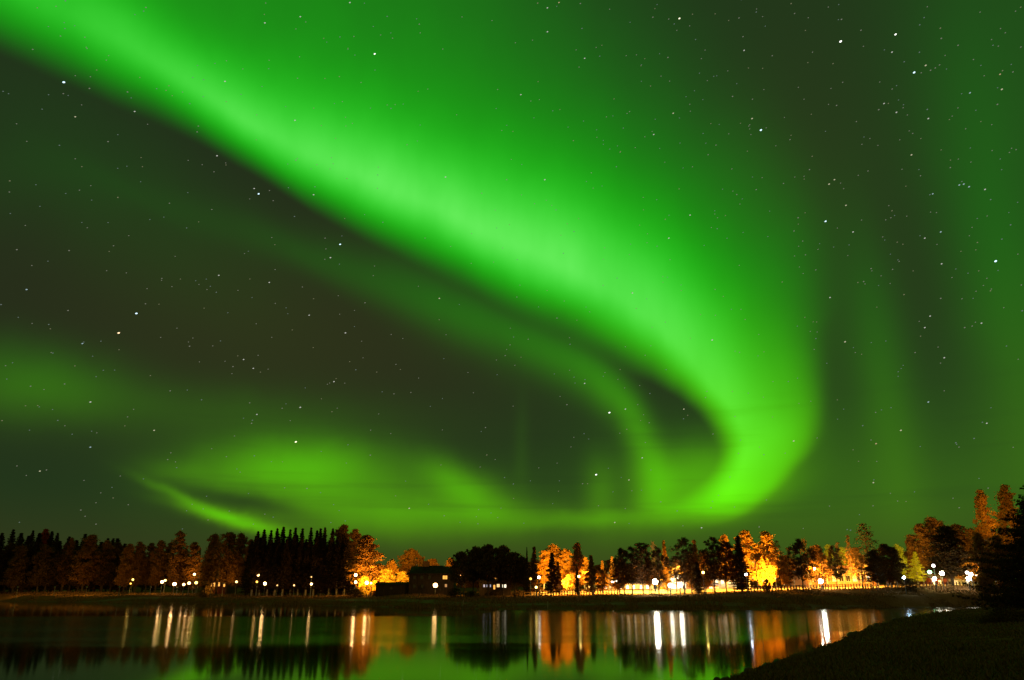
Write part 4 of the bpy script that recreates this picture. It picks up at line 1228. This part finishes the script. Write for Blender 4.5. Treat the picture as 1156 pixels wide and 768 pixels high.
def near_bush(px, D, w, h, seed, label):
    x = xw(px, D); z0 = gz(x, D) - 0.05
    o = empty('bush', (x, D, z0), label, 'bush', 'low bushes under the near spruce')
    rng = np.random.default_rng(seed); pts = []; mb = MB()
    for i in range(46):
        a = rng.uniform(0, 6.28); q = math.sqrt(rng.uniform()); e = np.array([math.cos(a) * q * w / 2, math.sin(a) * q * w / 2, h * (1 - q * q * .7) * rng.uniform(.35, 1)])
        mb.tube([(e[0] * .2, e[1] * .2, 0), tuple(e * np.array([.7, .7, .6])), tuple(e)], [.02, .012, .004], 4)
        pts.append(e + rng.normal(size=(90, 3)) * np.array([.17, .17, .11]))
    mb.build('stems', M['bark'], o); link('foliage', leaf_mesh('bush leaves', np.concatenate(pts), 0.085, rng), M['darkleaf'], o)


near_bush(1122, 56, 2.2, 0.75, 1, 'low dark bush left under the near spruce')
near_bush(1146, 55, 2.6, 0.9, 2, 'taller dark bush at the right edge under the near spruce')

stone_m = mat('wet stone', (0.12, 0.10, 0.085), rough=0.5, noise=(9, (0.06, 0.05, 0.045), 1))
# grass blades on the near bank
rng = np.random.default_rng(3)
N = 170000
D_ = 12 * (150 / 12.0) ** rng.uniform(0, 1, N)
T_ = rng.uniform(0.0, 0.78, N)
gx = T_ * D_; gy = D_
near_ = np.interp(T_, NT_, ND)
clump = vnoise(gx, gy, 1.1, 31) + vnoise(gx, gy, 3.5, 32)
ok = (near_ - gy > 0.15) & (clump > -0.42)
gx, gy, clump = gx[ok], gy[ok], clump[ok]
gz_ = ground_z(gx, gy); ok = gz_ > 0.02; gx, gy, gz_, clump = gx[ok], gy[ok], gz_[ok], clump[ok]
n = len(gx)
hgt = rng.uniform(0.05, 0.13, n) * (1 + 1.1 * np.clip(clump + 0.1, 0, 1)); wid = 0.006 + 0.0007 * gy
an = rng.uniform(0, 6.28, n); ln = rng.uniform(0.1, 0.8, n) * hgt; la = rng.uniform(0, 6.28, n)
base = np.stack([gx, gy, gz_ - 0.01], 1); wv = np.stack([np.cos(an) * wid, np.sin(an) * wid, np.zeros(n)], 1)
mid = base + np.stack([np.cos(la) * ln * .3, np.sin(la) * ln * .3, hgt * .6], 1); tip = base + np.stack([np.cos(la) * ln, np.sin(la) * ln, hgt], 1)
vs_ = np.stack([base - wv, base + wv, mid + wv * .7, tip, mid - wv * .7], 1).reshape(-1, 3)
gr = link('grass', mesh_np('grass', vs_, np.arange(5 * n).reshape(n, 5)), mat('grass blades', (0.14, 0.11, 0.042), island=0.5, rough=0.7, spec=0.1)); tag(gr, 'dark autumn grass of the near shore at lower right', 'grass', kind='stuff')

# rough grass and reeds on the far bank, down to the water line
N = 60000
px_ = rng.uniform(-120, 1150, N); T_ = (px_ - CX) / 925.0
far_ = np.interp(T_, KT, KF); dt_ = np.interp(T_, KT, KD)
gy = far_ - 0.8 + (dt_ - far_ + 1) * rng.uniform(0, 1, N) ** 1.6; gx = T_ * gy
cl = vnoise(gx, gy, 5, 41) + vnoise(gx, gy, 1.6, 42)
gz_ = ground_z(gx, gy); ok = (gz_ > -0.12) & (cl > -0.15); gx, gy, gz_, cl = gx[ok], gy[ok], gz_[ok], cl[ok]; n = len(gx)
hgt = rng.uniform(0.12, 0.30, n) * (1 + 1.6 * np.clip(cl, 0, 1)); an = rng.uniform(0, 6.28, n); la = rng.uniform(0, 6.28, n); ln = hgt * rng.uniform(0, .5, n)
base = np.stack([gx, gy, gz_ - 0.03], 1); wv = np.stack([np.cos(an), np.sin(an), np.zeros(n)], 1) * 0.06
tip = base + np.stack([np.cos(la) * ln, np.sin(la) * ln, hgt], 1); mid = (base + tip) / 2 + np.array([0, 0, .04])
vs_ = np.stack([base - wv, base + wv, mid + wv * .7, tip, mid - wv * .7], 1).reshape(-1, 3)
gr = link('reeds', mesh_np('reeds', vs_, np.arange(5 * n).reshape(n, 5)), mat('dry reeds', (0.30, 0.17, 0.07), island=0.5, rough=0.8, spec=0.1)); tag(gr, 'rough dry grass and reeds on the far bank by the water', 'reeds', kind='stuff')
# stones at the near water's edge
for i in range(26):
    tq = random.uniform(0.20, 0.56)
    D = float(np.interp(tq, NT_, ND)) + random.uniform(-0.8, 0.5); x = tq * D; z = gz(x, D); q_ = random.uniform(0.08, 0.22)
    mb = MB().ball((0, 0, 0), q_, 9, 6, 0.6); mb.v = [(a * (1 + .35 * math.sin(7 * b + i)), b * (1 + .3 * math.sin(9 * c + i)), c * (1 + .3 * math.cos(6 * a))) for a, b, c in mb.v]
    o = mb.build('stone', stone_m, None, (x, D, z), True); o.rotation_euler = (0, 0, i); tag(o, 'small dark stone at the edge of the near grassy bank', 'stone', 'stones at the near water edge')

# ------------------------------------------------------------------ stars, very far away
RS = 9000.0
BR = [(72, 93, 2.0, 'b'), (423, 61, 1.5, 'w'), (339, 19, .9, 'w'), (395, 3, 1, 'w'), (299, 26, 1, 'w'), (254, 92, 1.0, 'w'), (152, 126, .9, 'w'), (144, 104, .8, 'w'), (85, 132, .9, 'y'), (101, 100, .8, 'w'), (122, 160, .8, 'w'),
      (245, 176, 1.1, 'w'), (292, 219, 1.4, 'b'), (287, 213, .9, 'w'), (354, 220, 1, 'w'), (334, 181, .8, 'w'), (384, 276, 1.4, 'b'), (373, 291, 1.2, 'w'), (367, 269, .7, 'w'), (154, 354, 1.7, 'b'), (134, 376, 1.9, 'o'),
      (30, 327, 1.1, 'b'), (19, 282, .8, 'w'), (78, 283, .8, 'w'), (93, 388, 1.0, 'b'), (247, 311, .9, 'w'), (304, 319, .9, 'w'), (214, 391, .8, 'w'), (390, 376, 1.2, 'w'), (349, 356, .9, 'w'), (412, 342, .8, 'w'),
      (496, 337, 1.1, 'y'), (275, 406, .9, 'w'), (286, 416, .9, 'w'), (263, 414, .7, 'w'), (377, 431, 1.1, 'w'), (102, 454, 1.2, 'w'), (174, 486, 1.0, 'y'), (102, 505, 1.0, 'b'), (339, 460, 1.3, 'w'), (334, 499, 1.8, 'y'),
      (290, 468, .9, 'w'), (284, 478, .8, 'w'), (45, 532, .9, 'y'), (462, 574, 1.1, 'y'), (418, 514, .8, 'w'), (949, 47, 2.3, 'w'), (1011, 39, 1.6, 'w'), (1045, 74, 1.2, 'y'), (1032, 82, 1.7, 'b'), (859, 147, 1.9, 'b'), (849, 134, 1.2, 'y'),
      (767, 21, 1.4, 'y'), (760, 128, 1.0, 'y'), (950, 22, .8, 'w'), (1007, 59, .9, 'w'), (1129, 84, .9, 'o'), (1131, 101, 1.2, 'y'), (1126, 118, .8, 'w'), (1095, 105, 1.0, 'b'), (1012, 127, 1.0, 'w'), (1048, 134, 1.0, 'w'), (998, 117, .9, 'w'),
      (992, 124, .8, 'w'), (1029, 175, 1.1, 'y'), (936, 208, 1.2, 'y'), (942, 203, 1.0, 'y'), (932, 250, 1.4, 'b'), (955, 232, 1.0, 'y'), (901, 246, .8, 'w'), (1083, 209, 1.0, 'b'), (1088, 208, 1.0, 'b'), (1094, 211, 1.1, 'b'), (1112, 214, 1.0, 'w'),
      (1053, 219, .9, 'b'), (1062, 262, 1.1, 'b'), (1124, 295, 2.0, 'b'), (1044, 370, 1.0, 'w'), (1063, 298, .9, 'w'), (1050, 357, .9, 'w'), (827, 109, .8, 'w'), (840, 57, .9, 'w'), (738, 152, .9, 'w'), (754, 65, .8, 'w'), (618, 9, .9, 'w'),
      (618, 36, 1.0, 'w'), (631, 3, .9, 'o'), (660, 66, .9, 'w'), (588, 107, .9, 'w'), (615, 203, 1.1, 'w'), (572, 203, .8, 'w'), (503, 200, 1.0, 'w'), (333, 136, .9, 'w'), (688, 466, 1.7, 'w'), (673, 536, 1.7, 'w'), (660, 433, 1.0, 'w'),
      (640, 457, .8, 'w'), (706, 462, 1.0, 'w'), (710, 542, 1.0, 'y'), (725, 517, .9, 'w'), (694, 590, 1.0, 'y'), (896, 498, 1.3, 'y'), (954, 386, 1.3, 'y'), (804, 384, 1.3, 'w'), (714, 331, .9, 'w'), (755, 269, 1.0, 'w'), (779, 243, .9, 'w'),
      (772, 462, 1.0, 'y'), (1017, 486, 1.3, 'y'), (989, 501, 1.2, 'o'), (1048, 454, 1.1, 'b'), (1089, 370, .8, 'w'), (1154, 351, .8, 'b'), (1114, 478, .9, 'w'), (1079, 500, .8, 'b'), (986, 545, 1.0, 'y'), (792, 596, 1.0, 'w'), (857, 595, .8, 'w'),
      (1066, 404, .9, 'w'), (937, 336, .9, 'w'), (1108, 365, .9, 'w'), (975, 318, .8, 'w'), (1062, 337, .8, 'w'), (963, 262, 1.0, 'w'), (1044, 269, .9, 'w')]
rs = random.Random(12)
NB = len(BR)
for i in range(1500):
    a = rs.uniform(-60, 1230); b_ = rs.uniform(-60, 560) if rs.random() < 0.93 else rs.uniform(560, 600)
    inside = a > 640 and b_ < 330
    if not inside and rs.random() < 0.35: continue
    BR.append((a, b_, 0.22 + 0.5 * rs.random() ** 4, rs.choice('wwwybb')))
sv, sf_, smi = [], [], []
for (px, py, s_, k) in BR:
    d = ray(px, py).normalized(); c = Vector((0, 0, CAM_Z)) + d * RS
    right_ = d.cross(Vector((0, 0, 1))).normalized(); upv = right_.cross(d)
    # the sky turned a little during the exposure: each star is a short dash
    w_ = RS / 935.0 * (0.42 + 0.30 * s_) ; n0 = len(sv)
    for k2 in range(6):
        an_ = k2 * math.pi / 3; ca, sa = math.cos(an_) * 1.35, math.sin(an_) * 0.85
        q = c + right_ * (ca * 0.93 - sa * 0.36) * w_ + upv * (ca * 0.36 + sa * 0.93) * w_
        sv.append(tuple(q))
    sf_.append(tuple(range(n0, n0 + 6)))
    smi.append({'w': 0, 'b': 1, 'y': 2, 'o': 3}[k] + (0 if s_ > 1.35 else 4 if s_ > 0.85 else 8))
sme = bpy.data.meshes.new('stars'); sme.from_pydata(sv, [], sf_); sme.update()
for L in (1.8, 0.46, 0.15):
    for c in ((1, 1, .95), (.6, .85, 1), (1, .95, .65), (1, .68, .4)):
        m_ = emitter('starlight', c, L); m_.cycles.emission_sampling = 'NONE'; sme.materials.append(m_)
sme.polygons.foreach_set('material_index', smi)
so = bpy.data.objects.new('stars', sme); COL.objects.link(so); tag(so, 'small white, bluish and yellowish stars all over the night sky', 'stars', kind='stuff')
